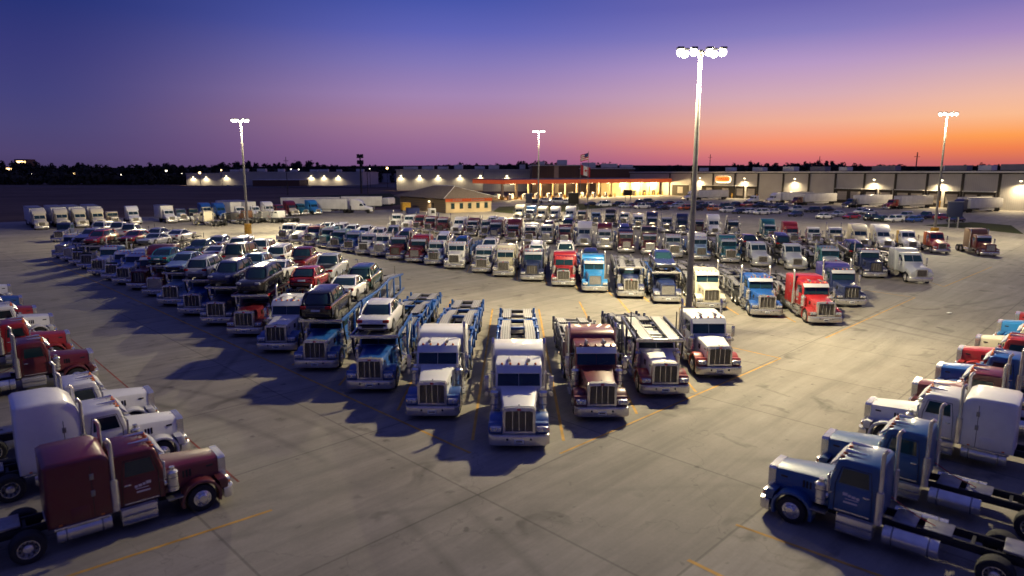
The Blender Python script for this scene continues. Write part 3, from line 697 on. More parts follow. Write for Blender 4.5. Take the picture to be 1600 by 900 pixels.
# ------------------------------------------------------------------ assembling a truck
def truck(loc, rz, label, group, c='white', hood=None, fender=None, slp=None, s=None, nose='long', cab='std', det=1,
          tr=None, trc='blue', rack=False, scale=1.0, name='semi_truck', cat='semi truck', decal=False, L=None, van=13.5, tk=1.0, lights=True):
    """s: sleeper kind, tr: None | low | high | van | box, c/hood/fender/slp: colours of cab, hood, fenders, sleeper"""
    hood, fender, slp = hood or c, fender or c, slp or c
    var = rnd.random(); var2 = rnd.random()
    t = thing(name, loc, rz, label, cat, group, scale)
    if det == 1: t.scale = (scale * (.98 + .04 * var), scale, scale * (.95 + .09 * var2))
    P = lambda n, key, fn, col=None, par=None: obj(n, tm(key, lambda: one(n, fn)), par or t, col)
    L = L or (8.9 if s in ('flat', 'tall', 'fair') else 7.7)
    if nose == 'long':
        bp = P('bumper', 'bumper', m_bumper)
        if det: P('licence_plate', 'plate', m_plate, None, bp)
        if det == 1 and var > .72: gf = P('grille_frame', 'gfp', m_grille_frame_painted, hood)
        else: gf = P('grille_frame', 'gf', m_grille_frame)
        P('grille', *(('gw', m_grille_wide) if det == 1 and .35 < var2 < .62 else ('g', m_grille)), None, gf)
        P('hood', 'hood', m_hood, hood)
        for sx in (-1, 1):
            P('fender', f'fender{sx}', m_fender(sx), fender)
            if det: P('headlight', f'hl{sx}', m_headlight(sx))
        cb = P('cab', f'cab{cab}', m_cab(cab), c); P('windshield', f'ws{cab}', m_windshield(cab), None, cb)
        if det == 2 or (det and var > .25): P('visor', f'vis{cab}', m_visor(cab), None, cb)
        if det == 1 and var2 < .3: P('bug_deflector', 'bug', lambda b: b.prism([(-.62, 1.80), (-.55, 1.98), (.55, 1.98), (.62, 1.80)], .30, .33, 'glass', axis='y'), None, None)
        for sx in (-1, 1): P('side_window', f'sw{cab}{sx}', m_side_window(cab, sx), None, cb)
        if det == 2:
            for sx in (-1, 1):
                d = P('door', f'door{cab}{sx}', m_door(cab, sx), c); P('door_handle', f'dh{sx}', m_door_handle(sx), None, d)
                if decal: P('door_lettering', f'dd{sx}', m_door_decal(sx), None, d)
            if not rack:
                for x in (-.72, -.36, 0, .36, .72): P('marker_light', f'ml{cab}{x}', m_marker_light(x, cab), None, cb)
                for x in (-.42, .42): P('horn', f'horn{cab}{x}', m_horn(x, cab), None, cb)
        elif det == 1 and not rack and lights:
            for x in (-.72, -.36, 0, .36, .72): P('marker_light', f'ml{cab}{x}', m_marker_light(x, cab), None, cb)
    else:
        P('bumper', 'abumper', m_abumper); gf = P('grille_frame', 'agf', m_agrille_frame); P('grille', 'ag', m_agrille, None, gf)
        P('hood', 'ahood', m_ahood, hood)
        if det:
            for sx in (-1, 1): P('headlight', f'ahl{sx}', m_aheadlight(sx))
        cb = P('cab', 'acab', m_acab, c); P('windshield', 'aws', m_awindshield, None, cb)
        for sx in (-1, 1): P('side_window', f'asw{sx}', m_aside_window(sx), None, cb)
    if s:
        sl = P('sleeper', f'sl{s}', m_sleeper(s), slp)
        if s == 'flat' and c == 'red' and group == 'trucks in the second row' and 'lettering' in label:
            def words(b):
                x = -.85
                for k, wd in enumerate((.10, .10, .05, .12, .10, .10, .05, .10, .12, .10, .06, .10, .10)):
                    if k not in (2, 6, 10):
                        b.box(x, x + wd, 4.018, 4.026, 2.62, 2.80, 'plate')
                        b.box(x + .03, x + wd - .03, 4.012, 4.017, 2.67 if k % 2 else 2.72, 2.72 if k % 2 else 2.77, 'redlens')
                    x += wd + .035
            P('lettering', 'redwords', words, None, sl)
        if det == 2 and s != 'fair':
            for sx in (-1, 1):
                for z in (2.35, 1.75): P('vent', f'slv{s}{sx}{z}', m_sleeper_vent(s, sx, z), None, sl)
                P('hatch', f'slh{s}{sx}', m_sleeper_hatch(s, sx), slp, sl)
    if det:
        for sx in (-1, 1):
            if nose == 'long' and not rack and (det == 2 or var2 > .22): P('exhaust_stack', f'st{sx}', m_stack(sx))
            if nose == 'long' and (det == 2 or var < .7): P('air_cleaner', f'ac{sx}', m_air_cleaner(sx))
            P('mirror', f'mir{sx}', m_mirror(sx)); P('fuel_tank', f'tank{sx}', m_tank(sx))
            if det == 2: P('step', f'step{sx}', m_step(sx))
    P('chassis', f'ch{L}', m_chassis(L))
    if det == 2 and not tr:
        for sx in (-1, 1): P('mud_flap', f'mf{sx}{L}', m_mud_flap(sx, L))
    def axle(y, dual, x=None):
        w = .52 if dual else .30
        for sx in (-1, 1):
            wm = tm(f'w{w}', lambda: wheel_mesh(w))
            o = obj('wheel', wm, t, None, (sx * (.96 if dual else 1.04), y, .52))
            if det: obj('rim', tm(f'r{w}{sx}{dual}', lambda: rim_mesh(w, out=sx, deep=dual)), o)
    axle(1.20, False)
    if tr == 'box': axle(L - 1.6, True)
    else: axle(L - 2.35, True); axle(L - 1.0, True)
    if tr == 'low':
        pcs = [P('trailer_frame', 'lowframe', m_lowframe, trc)]
        for k, r in enumerate(LOWRUN):
            for sx in (-1, 1): pcs.append(P('runway', f'lr{k}{sx}', runway(*r, sx)))
        if tk != 1:
            for o in pcs: o.scale.y = tk; o.location.y = 6.6 * (1 - tk)
        ya = 6.6 + (17.0 - 6.6) * tk; axle(ya, True); axle(ya + 1.3, True)
    elif tr == 'high':
        P('trailer_frame', 'highframe', m_highframe, trc)
        for k, r in enumerate(HIRUN[1:]):
            for sx in (-1, 1): P('runway', f'hr{k + 1}{sx}', runway(*r, sx))
        for k, r in enumerate([(7.0, 1.2, 12.5, 1.1), (12.8, 1.1, 21.8, 1.25)]):
            for sx in (-1, 1): P('lower_runway', f'hlr{k}{sx}', runway(*r, sx))
        axle(17.4, True); axle(18.7, True)
    elif tr == 'van':
        y0 = L - 1.75
        o = P('trailer_box', f'van{van}', m_vanbox(van)); o.location = (0, y0, 0)
        axle(y0 + van - 3.0, True); axle(y0 + van - 1.7, True)
    elif tr == 'box':
        o = P('cargo_box', 'boxvan', m_vanbox(6.2, 1.05, 3.75)); o.location = (0, 4.15, 0)
    if rack:
        P('head_rack', 'rack', m_headrack, trc)
        for sx in (-1, 1): P('rack_runway', f'hr0{sx}', runway(*HIRUN[0], sx))
    return t

# ================================================================== SETTING
def sheet(name, pts, z, mat):
    b = MB(); b.quad([(x, y, z) for x, y in pts], mat); return struct(name, b.mesh(name, 0))
sheet('ground', [(-3500, -300), (3500, -300), (3500, 6000), (-3500, 6000)], -.012, 'field')
# concrete yard: its far left edge runs behind the row of parked rigs, its far right edge behind the warehouse
yard = [(-260, -40), (260, -40), (330, 150), (160, 420), (60, 420), (20, 330), (-12, 235), (-26, 205), (-66, 190), (-165, 108)]
sheet('concrete_yard', yard, 0.0, 'concrete')
g = lambda px, py: tuple(at(px, py)[:2])
sheet('grass_verge', [g(430, 308), g(610, 302), g(640, 318), g(590, 324), g(560, 320)], -.004, 'grass')
sheet('grass_island', [g(770, 331), g(830, 336), g(1000, 319), g(960, 316), g(780, 323)], .004, 'grass')
sheet('grass_bank', [g(1440, 352), g(1520, 347), g(1580, 352), g(1600, 366), g(1520, 358)], .004, 'grass')
sheet('far_road', [(-420, 560), (140, 470), (140, 452), (-420, 540)], -.004, 'asphalt')
sheet('far_apron', [g(300, 289.5), g(620, 287.5), g(640, 293), g(540, 294.5), g(370, 292)], -.004, 'asphalt')

def strip(b, p, q, w, mat, z=.006):
    p, q = Vector((p[0], p[1], 0)), Vector((q[0], q[1], 0)); d = (q - p).normalized(); n = Vector((-d.y, d.x, 0)) * w / 2
    b.quad([(*(p + n)[:2], z), (*(p - n)[:2], z), (*(q - n)[:2], z), (*(q + n)[:2], z)], mat)

# ------------------------------------------------------------------ rows of trucks
def front(px, py): return at(px, py, .28).xy
def heading(hx, hy): return math.atan2(hx, -hy)
def put_cars(base, rz, sc, cars, where, deck_fn):
    """cars = (kind, colour, y of its middle, facing, words)"""
    for kind, col, y, face, words in cars:
        z = deck_fn(y); dy = .8; sl = (deck_fn(y + dy) - deck_fn(y - dy)) / (2 * dy)
        if abs(sl) > .2: sl = 0
        d = Matrix.Rotation(rz, 2) @ Vector((rnd.uniform(-.06, .06), y)) * sc
        a = rz + (math.pi if face == 'r' else 0) + rnd.uniform(-.012, .012)
        make_car(kind, col, (base.x + d.x, base.y + d.y, (z + .005) * sc), a, f'{W(col)} {KINDWORD[kind]} {words} {where}', 'cars carried on the truck decks',
                 pitch=math.atan(sl) * (1 if face != 'r' else -1))

# front wedge of car carriers, left arm: tip first
GA = 'car carriers in the front wedge'
A = [
 dict(p=(811, 697), c='white', fender='blue', s='flat', tr='low', d='white sleeper cab with blue fenders, empty blue trailer', det=2),
 dict(p=(675, 650), c='white', fender='blue', s='flat', tr='low', d='white sleeper cab with blue fenders, empty blue trailer', det=2),
 dict(p=(577.5, 608), c='blue', cab='low', rack=True, tr='low', trc='blue', tk=.95, d='blue cab under a silver saloon', det=2, cars=[('saloon', 'white', 3.7, 'r', 'above the cab of')]),
 dict(p=(492, 575), c='blue', cab='low', rack=True, tr='high', trc='blue', d='blue cab under a dark suv', det=2,
      cars=[('suv', 'black', 3.2, 'r', 'above the cab of'), ('saloon', 'white', 8.0, 'r', 'second on'), ('suv', 'green', 12.9, 'r', 'third on')]),
 dict(p=(431, 547), c='white', fender='blue', s='mid', tr='high', trc='blue', d='white cab with blue fenders', det=2,
      cars=[('wagon', 'red', 8.2, 'r', 'first behind the sleeper on'), ('pickup', 'silver', 13.6, 'r', 'at the middle of')]),
 dict(p=(381, 522), c='maroon', cab='low', rack=True, tr='high', trc='red', d='maroon cab under a dark suv', det=2,
      cars=[('suv', 'black', 3.6, 'f', 'above the cab of'), ('saloon', 'white', 8.2, 'r', 'second on'), ('pickup', 'maroon', 14.2, 'r', 'third on')]),
 dict(p=(337, 505), c='navy', cab='low', rack=True, tr='high', trc='blue', d='navy cab under a dark suv', det=2,
      cars=[('suv', 'navy', 3.4, 'f', 'above the cab of'), ('wagon', 'paleblue', 9.6, 'r', 'second on'), ('suv', 'white', 15.0, 'r', 'third on')]),
 dict(p=(300, 490), c='blue', cab='low', rack=True, tr='high', trc='navy', d='blue cab under a silver suv', det=2,
      cars=[('suv', 'silver', 3.4, 'r', 'above the cab of'), ('van', 'grey', 10.4, 'r', 'second on'), ('suv', 'white', 16.2, 'r', 'third on')]),
 dict(p=(266, 475), c='paleblue', cab='low', rack=True, tr='high', trc='navy', d='pale blue cab under a blue car', det=2,
      cars=[('saloon', 'paleblue', 3.2, 'f', 'above the cab of'), ('coupe', 'white', 9.8, 'r', 'second on'), ('suv', 'white', 14.6, 'f', 'third on')]),
 dict(p=(241, 460), c='maroon', cab='low', rack=True, tr='high', trc='black', d='maroon cab under a teal saloon', det=1,
      cars=[('saloon', 'teal', 3.2, 'r', 'above the cab of'), ('saloon', 'green', 9.6, 'f', 'second on'), ('saloon', 'silver', 14.6, 'r', 'third on')]),
 dict(p=(216, 450), c='maroon', s='tall', slp='maroon', tr='low', trc='black', d='maroon cab with a long tall sleeper', det=1),
 dict(p=(192, 442), c='paleblue', s='flat', slp='white', tr='low', trc='black', d='pale blue cab with a white sleeper', det=1),
 dict(p=(174, 435), c='paleblue', hood='blue', tr='high', trc='black', d='pale blue cab before a flat deck of white cars', det=1,
      cars=[('coupe', 'silver', 8.8, 'f', 'first on'), ('coupe', 'white', 14.6, 'r', 'second on')]),
 dict(p=(152, 428), c='blue', hood='white', tr='high', trc='black', d='blue cab with white hood', det=1,
      cars=[('saloon', 'red', 8.0, 'f', 'first on'), ('saloon', 'silver', 13.2, 'r', 'second on')]),
 dict(p=(135, 418), c='cream', cab='low', rack=True, tr='high', trc='black', d='cream cab under a red car', det=1,
      cars=[('wagon', 'red', 3.4, 'f', 'above the cab of'), ('pickup', 'white', 9.6, 'r', 'second on')]),
 dict(p=(121, 412), c='grey', cab='low', rack=True, tr='high', trc='black', d='grey cab under a silver saloon', det=1,
      cars=[('saloon', 'silver', 3.4, 'f', 'above the cab of'), ('pickup', 'white', 9.0, 'r', 'second on')]),
 dict(p=(107, 406), c='silver', tr='high', trc='navy', d='silver cab pulling a navy deck', det=1, cars=[('suv', 'white', 8.4, 'r', 'first on')]),
 dict(p=(94, 401), c='silver', s='mid', tr='low', trc='navy', d='silver cab at the dark end', det=1),
]
AF = []
for k, a in enumerate(A):
    a = dict(a); p = front(*a.pop('p')); d = a.pop('d'); cars = a.pop('cars', []); AF.append(p)
    pos = 'at the tip of the front wedge' if k == 0 else f'{ORD[k]} up the left wedge arm'
    rz = R(rnd.uniform(-.7, .7))
    truck((p.x, p.y, 0), rz, f'{d}, {pos}'.replace('empty blue trailer', 'empty trailer'), GA, name='car_carrier', cat='car carrier', **a)
    put_cars(p, rz, 1, cars, f'the {ORD[k]} carrier up the left arm', lambda y, h=(a.get('tr') == 'high'), r=a.get('rack'): hz(y) if h or (r and y < 6) else lz(y))
B = [
 dict(p=(941, 652), c='maroon', s='flat', tr='low', trc='grey', tk=.6, d='maroon sleeper cab with grey trailer'),
 dict(p=(1040, 616), c='white', fender='red', cab='low', rack=True, tr='low', trc='navy', tk=.5, d='white hood, red fenders and empty rack'),
 dict(p=(1125, 586), c='white', fender='red', s='mid', tr=None, d='white cab with red fenders beside the tall mast'),
]
for k, a in enumerate(B):
    a = dict(a); p = front(*a.pop('p')); d = a.pop('d'); AF.insert(0, p)
    truck((p.x, p.y, 0), R(rnd.uniform(-.6, .6)), f'{d}, {ORD[k + 1]} up the right wedge arm', GA, name='car_carrier', cat='car carrier', det=2, **a)
b3 = AF[0]

def row(spec, group, where, det=1, scale=1.0, rz0=0.0):
    for k, a in enumerate(spec):
        a = dict(a); p = front(*a.pop('p')); cars = a.pop('cars', []); d = a.pop('d'); rz = rz0 + R(a.pop('rz', 0) + rnd.uniform(-2.0, 2.0))
        a.setdefault('scale', scale); a.setdefault('det', det)
        truck((p.x, p.y, 0), rz, f'{d}, {ORD[k + 1]} from left in the {where}', group, **a)
        put_cars(p, rz, a['scale'], cars, f'the {ORD[k + 1]} truck in the {where}', lambda y, h=(a.get('tr') == 'high'), r=a.get('rack'): hz(y) if h or (r and y < 6) else lz(y))

WC = lambda kind, col, y=9.0, face='r', deck='': (kind, col, y, face, 'behind the cab of')
Crow = [
 dict(p=(441, 375), c='white', s='mid', tr='low', d='white cab with square grille'),
 dict(p=(461, 378), c='white', nose='aero', s='mid', tr='low', d='white rounded cab'),
 dict(p=(481, 381), c='maroon', hood='white', fender='maroon', s='mid', tr='low', d='maroon cab with white hood', cars=[WC('coupe', 'white')]),
 dict(p=(504, 385), c='teal', s='mid', tr='low', d='teal cab', cars=[WC('wagon', 'white')]),
 dict(p=(522, 388), c='teal', s='mid', tr='low', d='teal cab with bright grille', cars=[WC('saloon', 'white')]),
 dict(p=(544, 392), c='blue', s='mid', tr='low', d='blue cab', cars=[WC('saloon', 'white', 9.4)]),
 dict(p=(567, 396), c='white', tr='low', d='white day cab', cars=[WC('saloon', 'white')]),
 dict(p=(591, 399), c='white', fender='silver', tr='low', d='white day cab with silver fenders', cars=[WC('pickup', 'silver')]),
 dict(p=(617, 404), c='navy', hood='maroon', tr='low', d='navy cab with maroon hood', cars=[WC('suv', 'black')]),
 dict(p=(647, 408), c='maroon', slp='red', s='flat', tr='low', d='maroon cab with bright red sleeper'),
 dict(p=(677, 412), c='white', fender='paleblue', tr='low', d='white cab with pale blue fenders', cars=[WC('suv', 'white')]),
 dict(p=(709, 418), c='white', tr='low', trc='blue', d='white cab in front of a blue trailer', cars=[WC('saloon', 'blue')]),
 dict(p=(752, 424), c='white', fender='cream', s='mid', tr='low', trc='maroon', d='white cab with square grille', cars=[WC('coupe', 'white', 9.8)]),
 dict(p=(786, 430), c='cream', s='flat', tr='low', trc='maroon', d='cream cab with flat sleeper', scale=.93),
 dict(p=(831, 437), c='navy', s='mid', tr='low', trc='navy', d='navy cab with bright bumper', cars=[WC('suv', 'white')]),
 dict(p=(880, 445), c='red', s='flat', tr='low', trc='red', d='red sleeper cab with white lettering', cars=[WC('pickup', 'white', 9.6)]),
 dict(p=(930, 454), c='skyblue', s='flat', tr='low', trc='blue', d='bright blue sleeper cab', cars=[WC('saloon', 'navy', 9.6)]),
 dict(p=(986, 463), c='navy', cab='low', rack=True, tr='low', trc='grey', d='navy cab under an empty rack'),
 dict(p=(1044, 471), c='navy', fender='navy', cab='low', rack=True, tr='low', trc='blue', d='navy cab under a rack with a navy car', cars=[('saloon', 'navy', 4.0, 'f', 'above the cab of')]),
 dict(p=(1112, 481), c='cream', s='mid', tr='low', trc='black', d='cream cab beside the mast'),
 dict(p=(1199, 492), c='blue', s='mid', tr='low', trc='grey', d='blue cab with chrome stacks', det=2),
 dict(p=(1291, 504), c='red', s='flat', tr='low', trc='black', d='red sleeper cab with big chrome bumper', det=2),
 dict(p=(1331, 476), c='navy', slp='purple', s='flat', d='dark navy cab with violet blue roof'),
]
for e_ in Crow: e_['rz'] = -5
row(Crow, 'trucks in the second row', 'second row', scale=.97)
# lettering on the red sleeper of the second row
Drow = [
 dict(p=(614, 356), c='white', d='white day cab'), dict(p=(634, 358), c='white', nose='aero', s='mid', d='white cab with short sleeper'),
 dict(p=(650, 360), c='maroon', slp='orange', s='mid', d='maroon cab with orange sleeper'), dict(p=(668, 362), c='maroon', s='mid', d='maroon cab'),
 dict(p=(687, 364), c='maroon', s='mid', d='maroon cab with pale grille'), dict(p=(712, 365), c='white', nose='aero', s='flat', tr='low', d='white sleeper cab'),
 dict(p=(734, 367), c='maroon', hood='white', s='flat', d='maroon sleeper cab with white hood'),
 dict(p=(757, 369), c='silver', d='silver day cab', cars=[WC('saloon', 'white', 9.6)], tr='low'),
 dict(p=(771, 372), c='navy', slp='maroon', s='flat', tr='low', d='navy cab with maroon sleeper', cars=[WC('saloon', 'white', 9.6)]),
 dict(p=(799, 375), c='maroon', s='tall', d='maroon cab with tall sleeper'), dict(p=(826, 378), c='white', hood='maroon', s='flat', d='white cab with maroon hood'),
 dict(p=(852, 379), c='silver', s='mid', tr='low', d='silver cab', cars=[WC('saloon', 'maroon')]), dict(p=(881, 382), c='maroon', s='flat', tr='low', d='maroon sleeper cab', cars=[WC('pickup', 'navy', 9.8)]),
 dict(p=(912, 384), c='silver', nose='aero', s='fair', slp='white', d='silver cab with white sleeper'), dict(p=(945, 388), c='white', slp='maroon', s='tall', d='white cab with maroon sleeper'),
 dict(p=(979, 393), c='maroon', hood='maroon', slp='navy', s='flat', tr='low', d='dark maroon cab with navy sleeper', cars=[WC('suv', 'navy', 9.8)]),
 dict(p=(1016, 396), c='maroon', slp='black', s='tall', d='dark maroon cab with black sleeper'), dict(p=(1054, 401), c='silver', d='silver day cab with twin stacks'),
 dict(p=(1096, 405), c='paleblue', slp='white', s='flat', fender='blue', tr='low', d='pale blue cab behind the mast'), dict(p=(1142, 409), c='teal', s='flat', tr='low', trc='black', d='teal sleeper cab'),
 dict(p=(1192, 415), c='silver', s='mid', tr='low', d='silver rounded cab with split windscreen', nose='aero', cars=[WC('wagon', 'navy', 9.2)]),
 dict(p=(1246, 420), c='silver', nose='aero', tr='low', trc='black', d='silver rounded day cab', cars=[WC('suv', 'black', 10)]),
 dict(p=(1305, 427), c='teal', hood='silver', s='mid', tr='low', trc='black', d='teal cab with silver hood'),
 dict(p=(1369, 432), c='navy', tr='low', trc='black', d='navy day cab with chrome bumper', cars=[WC('suv', 'black', 9)]), dict(p=(1440, 440), c='silver', nose='aero', s='flat', tr='low', trc='black', d='silver rounded sleeper cab'),
]
for e_ in Drow: e_['rz'] = -8
row(Drow, 'trucks in the third row', 'third row', scale=.95)
Erow = [
 dict(p=(808, 342), c='cream', nose='aero', s='fair', d='cream tall roofed cab'), dict(p=(825, 344), c='white', slp='skyblue', s='tall', d='white cab with blue sleeper'),
 dict(p=(843, 345), c='cream', nose='aero', s='fair', d='cream cab with tall fairing'), dict(p=(864, 345), c='white', hood='navy', nose='aero', s='fair', d='white cab with navy nose'),
 dict(p=(888, 346), c='white', hood='paleblue', nose='aero', s='fair', d='white tall cab with pale blue nose'), dict(p=(907, 347), c='brown', hood='cream', d='brown day cab'),
 dict(p=(930, 350), c='paleblue', d='pale blue day cab'), dict(p=(951, 352), c='black', s='tall', d='black cab with tall sleeper'),
 dict(p=(974, 352), c='white', d='white day cab'), dict(p=(997, 356), c='white', hood='paleblue', s='flat', d='white cab with pale blue hood'),
 dict(p=(1019, 360), c='navy', s='tall', d='navy cab with tall sleeper'), dict(p=(1041, 362), c='silver', d='silver day cab'),
 dict(p=(1066, 365), c='navy', slp='navy', s='tall', d='navy cab with silver bumper'), dict(p=(1092, 365), c='maroon', d='maroon day cab by the mast'),
 dict(p=(1117, 367), c='white', nose='aero', s='fair', d='white tall roofed cab'), dict(p=(1147, 367), c='black', s='mid', d='black cab with chrome stacks'),
 dict(p=(1206, 374), c='teal', s='tall', d='teal cab with tall sleeper'), dict(p=(1241, 380), c='red', hood='silver', s='tall', d='red cab with silver hood'),
 dict(p=(1275, 381), c='white', d='white day cab with twin stacks'), dict(p=(1310, 383), c='white', hood='cream', d='white day cab with cream hood'),
 dict(p=(1350, 386), c='cream', nose='aero', s='fair', d='cream rounded cab with tall fairing'), dict(p=(1387, 388), c='white', nose='aero', s='fair', d='white rounded cab with tall fairing'),
 dict(p=(1426, 390), c='white', slp='yellow', s='mid', nose='aero', d='white cab with yellow back'), dict(p=(1472, 394), c='red', slp='orange', nose='aero', s='mid', fender='red', d='red cab with orange back'),
 dict(p=(1548, 398), c='maroon', slp='brown', s='tall', d='dark maroon sleeper truck standing apart', rz=-10),
]
for e_ in Erow: e_.setdefault('lights', False); e_['rz'] = e_.get('rz', -12)
row(Erow, 'trucks in the rear row', 'rear row', det=1, scale=.92)

# left boundary row: rigs nosed towards the lot along the dark field
Frow = [
 dict(p=(66, 357), c='cream', nose='aero', s='fair', tr='van', d='cream rig with van trailer'), dict(p=(101, 355), c='cream', nose='aero', s='fair', tr='van', d='cream rig behind the navy cab'), dict(p=(92, 376), c='navy', hood='navy', d='navy day cab standing in front', rz=-25),
 dict(p=(130, 354), c='cream', nose='aero', s='fair', tr='van', d='cream rig'), dict(p=(157, 353), c='cream', nose='aero', s='fair', tr='van', d='cream rig with dark gap behind'),
 dict(p=(181, 351), c='beige', d='beige day cab with mirrors'), dict(p=(213, 349), c='white', nose='aero', s='fair', d='white tall cab standing alone'),
 dict(p=(270, 347), c='white', nose='aero', tr='box', d='white box truck', name='box_truck', cat='box truck'), dict(p=(288, 345), c='navy', hood='paleblue', fender='white', d='navy day cab with pale hood'),
 dict(p=(308, 344), c='black', hood='black', fender='white', d='black day cab with white fenders'), dict(p=(330, 341), c='cream', slp='blue', nose='aero', s='fair', d='cream nose and blue sleeper'),
 dict(p=(352, 341), c='blue', nose='aero', s='fair', d='blue tall cab'), dict(p=(381, 341), c='white', nose='aero', tr='van', d='white cab with long white trailer'),
 dict(p=(406, 340), c='white', nose='aero', tr='van', d='white day cab with white trailer'), dict(p=(427, 338), c='white', nose='aero', s='fair', d='white cab with dark windscreen'),
 dict(p=(444, 337), c='maroon', nose='aero', s='mid', d='maroon cab'), dict(p=(463, 336), c='maroon', hood='cream', nose='aero', s='fair', d='maroon tall cab with cream nose'),
 dict(p=(478, 335), c='teal', nose='aero', s='mid', d='teal cab'), dict(p=(498, 334), c='skyblue', nose='aero', s='fair', d='bright blue cab'),
]
row(Frow, 'rigs along the dark field', 'row by the dark field', det=0, rz0=R(40))
# two long white trailers behind the boundary row, one hitched to a white cab
def trailer(loc, rz, L, label):
    t = thing('semi_trailer', loc, rz, label, 'trailer', 'white trailers')
    obj('trailer_box', tm(f'van{L}', lambda: one('trailer_box', m_vanbox(L))), t)
    for y in (L - 3, L - 1.7):
        for sx in (-1, 1): obj('wheel', tm('w0.52', lambda: wheel_mesh(.52)), t, None, (sx * .96, y, .52))
    return t
q = at(531, 329); trailer((q.x, q.y, 0), R(97), 16.5, 'long white trailer parked side-on behind the maroon and blue cabs')
p = at(584, 333); truck((p.x, p.y, 0), R(84), 'white cab with silver van trailer, side-on left of the brown office', 'rigs along the dark field', c='white', nose='aero', s='fair', tr='van', det=0)
q = at(597, 327); trailer((q.x, q.y, 0), R(97), 12.0, 'short white trailer behind the side-on white rig')
# bare tractors seen from behind near the left mast
for k, (px, py, c, lab) in enumerate([(322, 352, 'cream', 'cream day cab seen from behind, left end of the bare chassis row'), (363, 349, 'black', 'black day cab seen from behind, left of the yellow mast foot'),
                                      (385, 347, 'brown', 'brown day cab seen from behind, at the left mast'), (412, 347, 'grey', 'grey day cab seen from behind, right of the yellow mast foot'),
                                      (436, 346, 'white', 'white day cab seen from behind, right end of the bare chassis row')]):
    p = at(px, py); hd = Vector((-.86, .50))
    f = Vector((p.x, p.y)) + hd * 3.0
    truck((f.x, f.y, 0), heading(*hd), lab, 'bare tractors near the left mast', c=c, det=1, cab='std' if k in (0,) else 'low', L=9.0)

# lower corners: tractors nosed into the aisle
GL = 'tractors in the lower left row'
Lrow = [
 dict(p=(345, 712), c='maroon', decal=True, s='flat', d='maroon tractor with flat sleeper and yellow stall line, nearest'), dict(p=(280, 652), c='white', s='tall', d='white tractor with big tall sleeper, behind the maroon one'),
 dict(p=(235, 612), c='white', d='white day cab with chrome stacks, third'), dict(p=(142, 550), c='maroon', d='maroon day cab beyond a gap, fourth'),
 dict(p=(106, 520), c='red', s='flat', slp='maroon', d='red tractor with maroon sleeper, fifth'), dict(p=(80, 493), c='white', d='white day cab with black wheel arch, sixth'),
 dict(p=(54, 480), c='red', s='mid', d='red tractor with short sleeper, seventh'), dict(p=(32, 464), c='blue', d='blue day cab, eighth'), dict(p=(14, 446), c='white', d='white day cab, ninth')]
hl = Vector((math.cos(R(40)), math.sin(R(40)))); hr = Vector((-math.cos(R(41)), math.sin(R(41)))); SC = .87
for k, a in enumerate(Lrow):
    a = dict(a); q = at(*a.pop('p'), 1.78 * SC); n = Vector((hl.y, -hl.x)); f = q.xy + hl * .25 - n * .55
    truck((f.x, f.y, 0), heading(*hl), a.pop('d') + ' from the bottom corner', GL, det=2, scale=SC, **a)
GR = 'tractors in the lower right row'
Rrow = [
 dict(p=(1208, 728), c='deepblue', decal=True, d='blue day cab with bare chassis and door lettering, nearest'), dict(p=(1290, 683), c='deepblue', d='blue day cab with white air tank, second'),
 dict(p=(1357, 630), c='white', s='flat', d='white tractor with flat sleeper, third'), dict(p=(1430, 598), c='maroon', d='maroon day cab hidden behind the white one, fourth'),
 dict(p=(1467, 572), c='blue', d='blue day cab, fifth'), dict(p=(1500, 545), c='red', d='red day cab, sixth'),
 dict(p=(1528, 527), c='cream', d='cream day cab, seventh'), dict(p=(1562, 503), c='skyblue', d='bright blue day cab, eighth'), dict(p=(1590, 490), c='red', d='red day cab, ninth')]
for k, a in enumerate(Rrow):
    a = dict(a); q = at(*a.pop('p'), 1.78 * SC); n = Vector((hr.y, -hr.x)); f = q.xy + hr * .25 + n * .55
    truck((f.x, f.y, 0), heading(*hr), a.pop('d') + ' from the bottom corner', GR, det=2, scale=SC, L=10.4 if a.get('s') else 9.6, **a)

# ------------------------------------------------------------------ painted lines on the yard
b = MB()
AP = sorted(AF, key=lambda p: p.x)
for p, q in zip(AP, AP[1:]):
    x = (p.x + q.x) / 2; y = (p.y + q.y) / 2 - .4
    strip(b, (x, y), (x + .05, y + 27), .13, 'line')
tip = g(805, 742); strip(b, g(735, 708), (AP[0].x - 1, AP[0].y - 1), .13, 'line')
strip(b, g(1220, 560), g(875, 709), .10, 'line'); strip(b, g(1430, 465), g(1290, 528), .10, 'line'); strip(b, g(1550, 417), g(1475, 448), .13, 'line')
strip(b, g(1430, 465), g(1340, 452), .13, 'line'); strip(b, g(1475, 448), g(1440, 437), .13, 'line'); strip(b, g(1220, 560), g(1130, 540), .13, 'line')
for k in range(10):
    s = Vector(g(425, 797)) + Vector((-hl.y, hl.x)) * 3.9 * k; strip(b, s, s - hl * 9, .12, 'line') if k < 1 else None
    s = Vector(g(1150, 820)) + Vector((-hr.y, hr.x)) * -4.0 * k; strip(b, s, s - hr * 9, .12, 'line') if k < 2 else None
strip(b, g(1075, 875), g(1130, 902), .14, 'line')
CP = [front(*a['p']) for a in Crow]
for p, q in list(zip(CP, CP[1:]))[10:21]: strip(b, ((p.x + q.x) / 2, (p.y + q.y) / 2), ((p.x + q.x) / 2, (p.y + q.y) / 2 + 20), .13, 'line')
strip(b, g(105, 525), g(373, 753), .08, 'redline')
struct('painted_lines', b.mesh('painted_lines', 0))

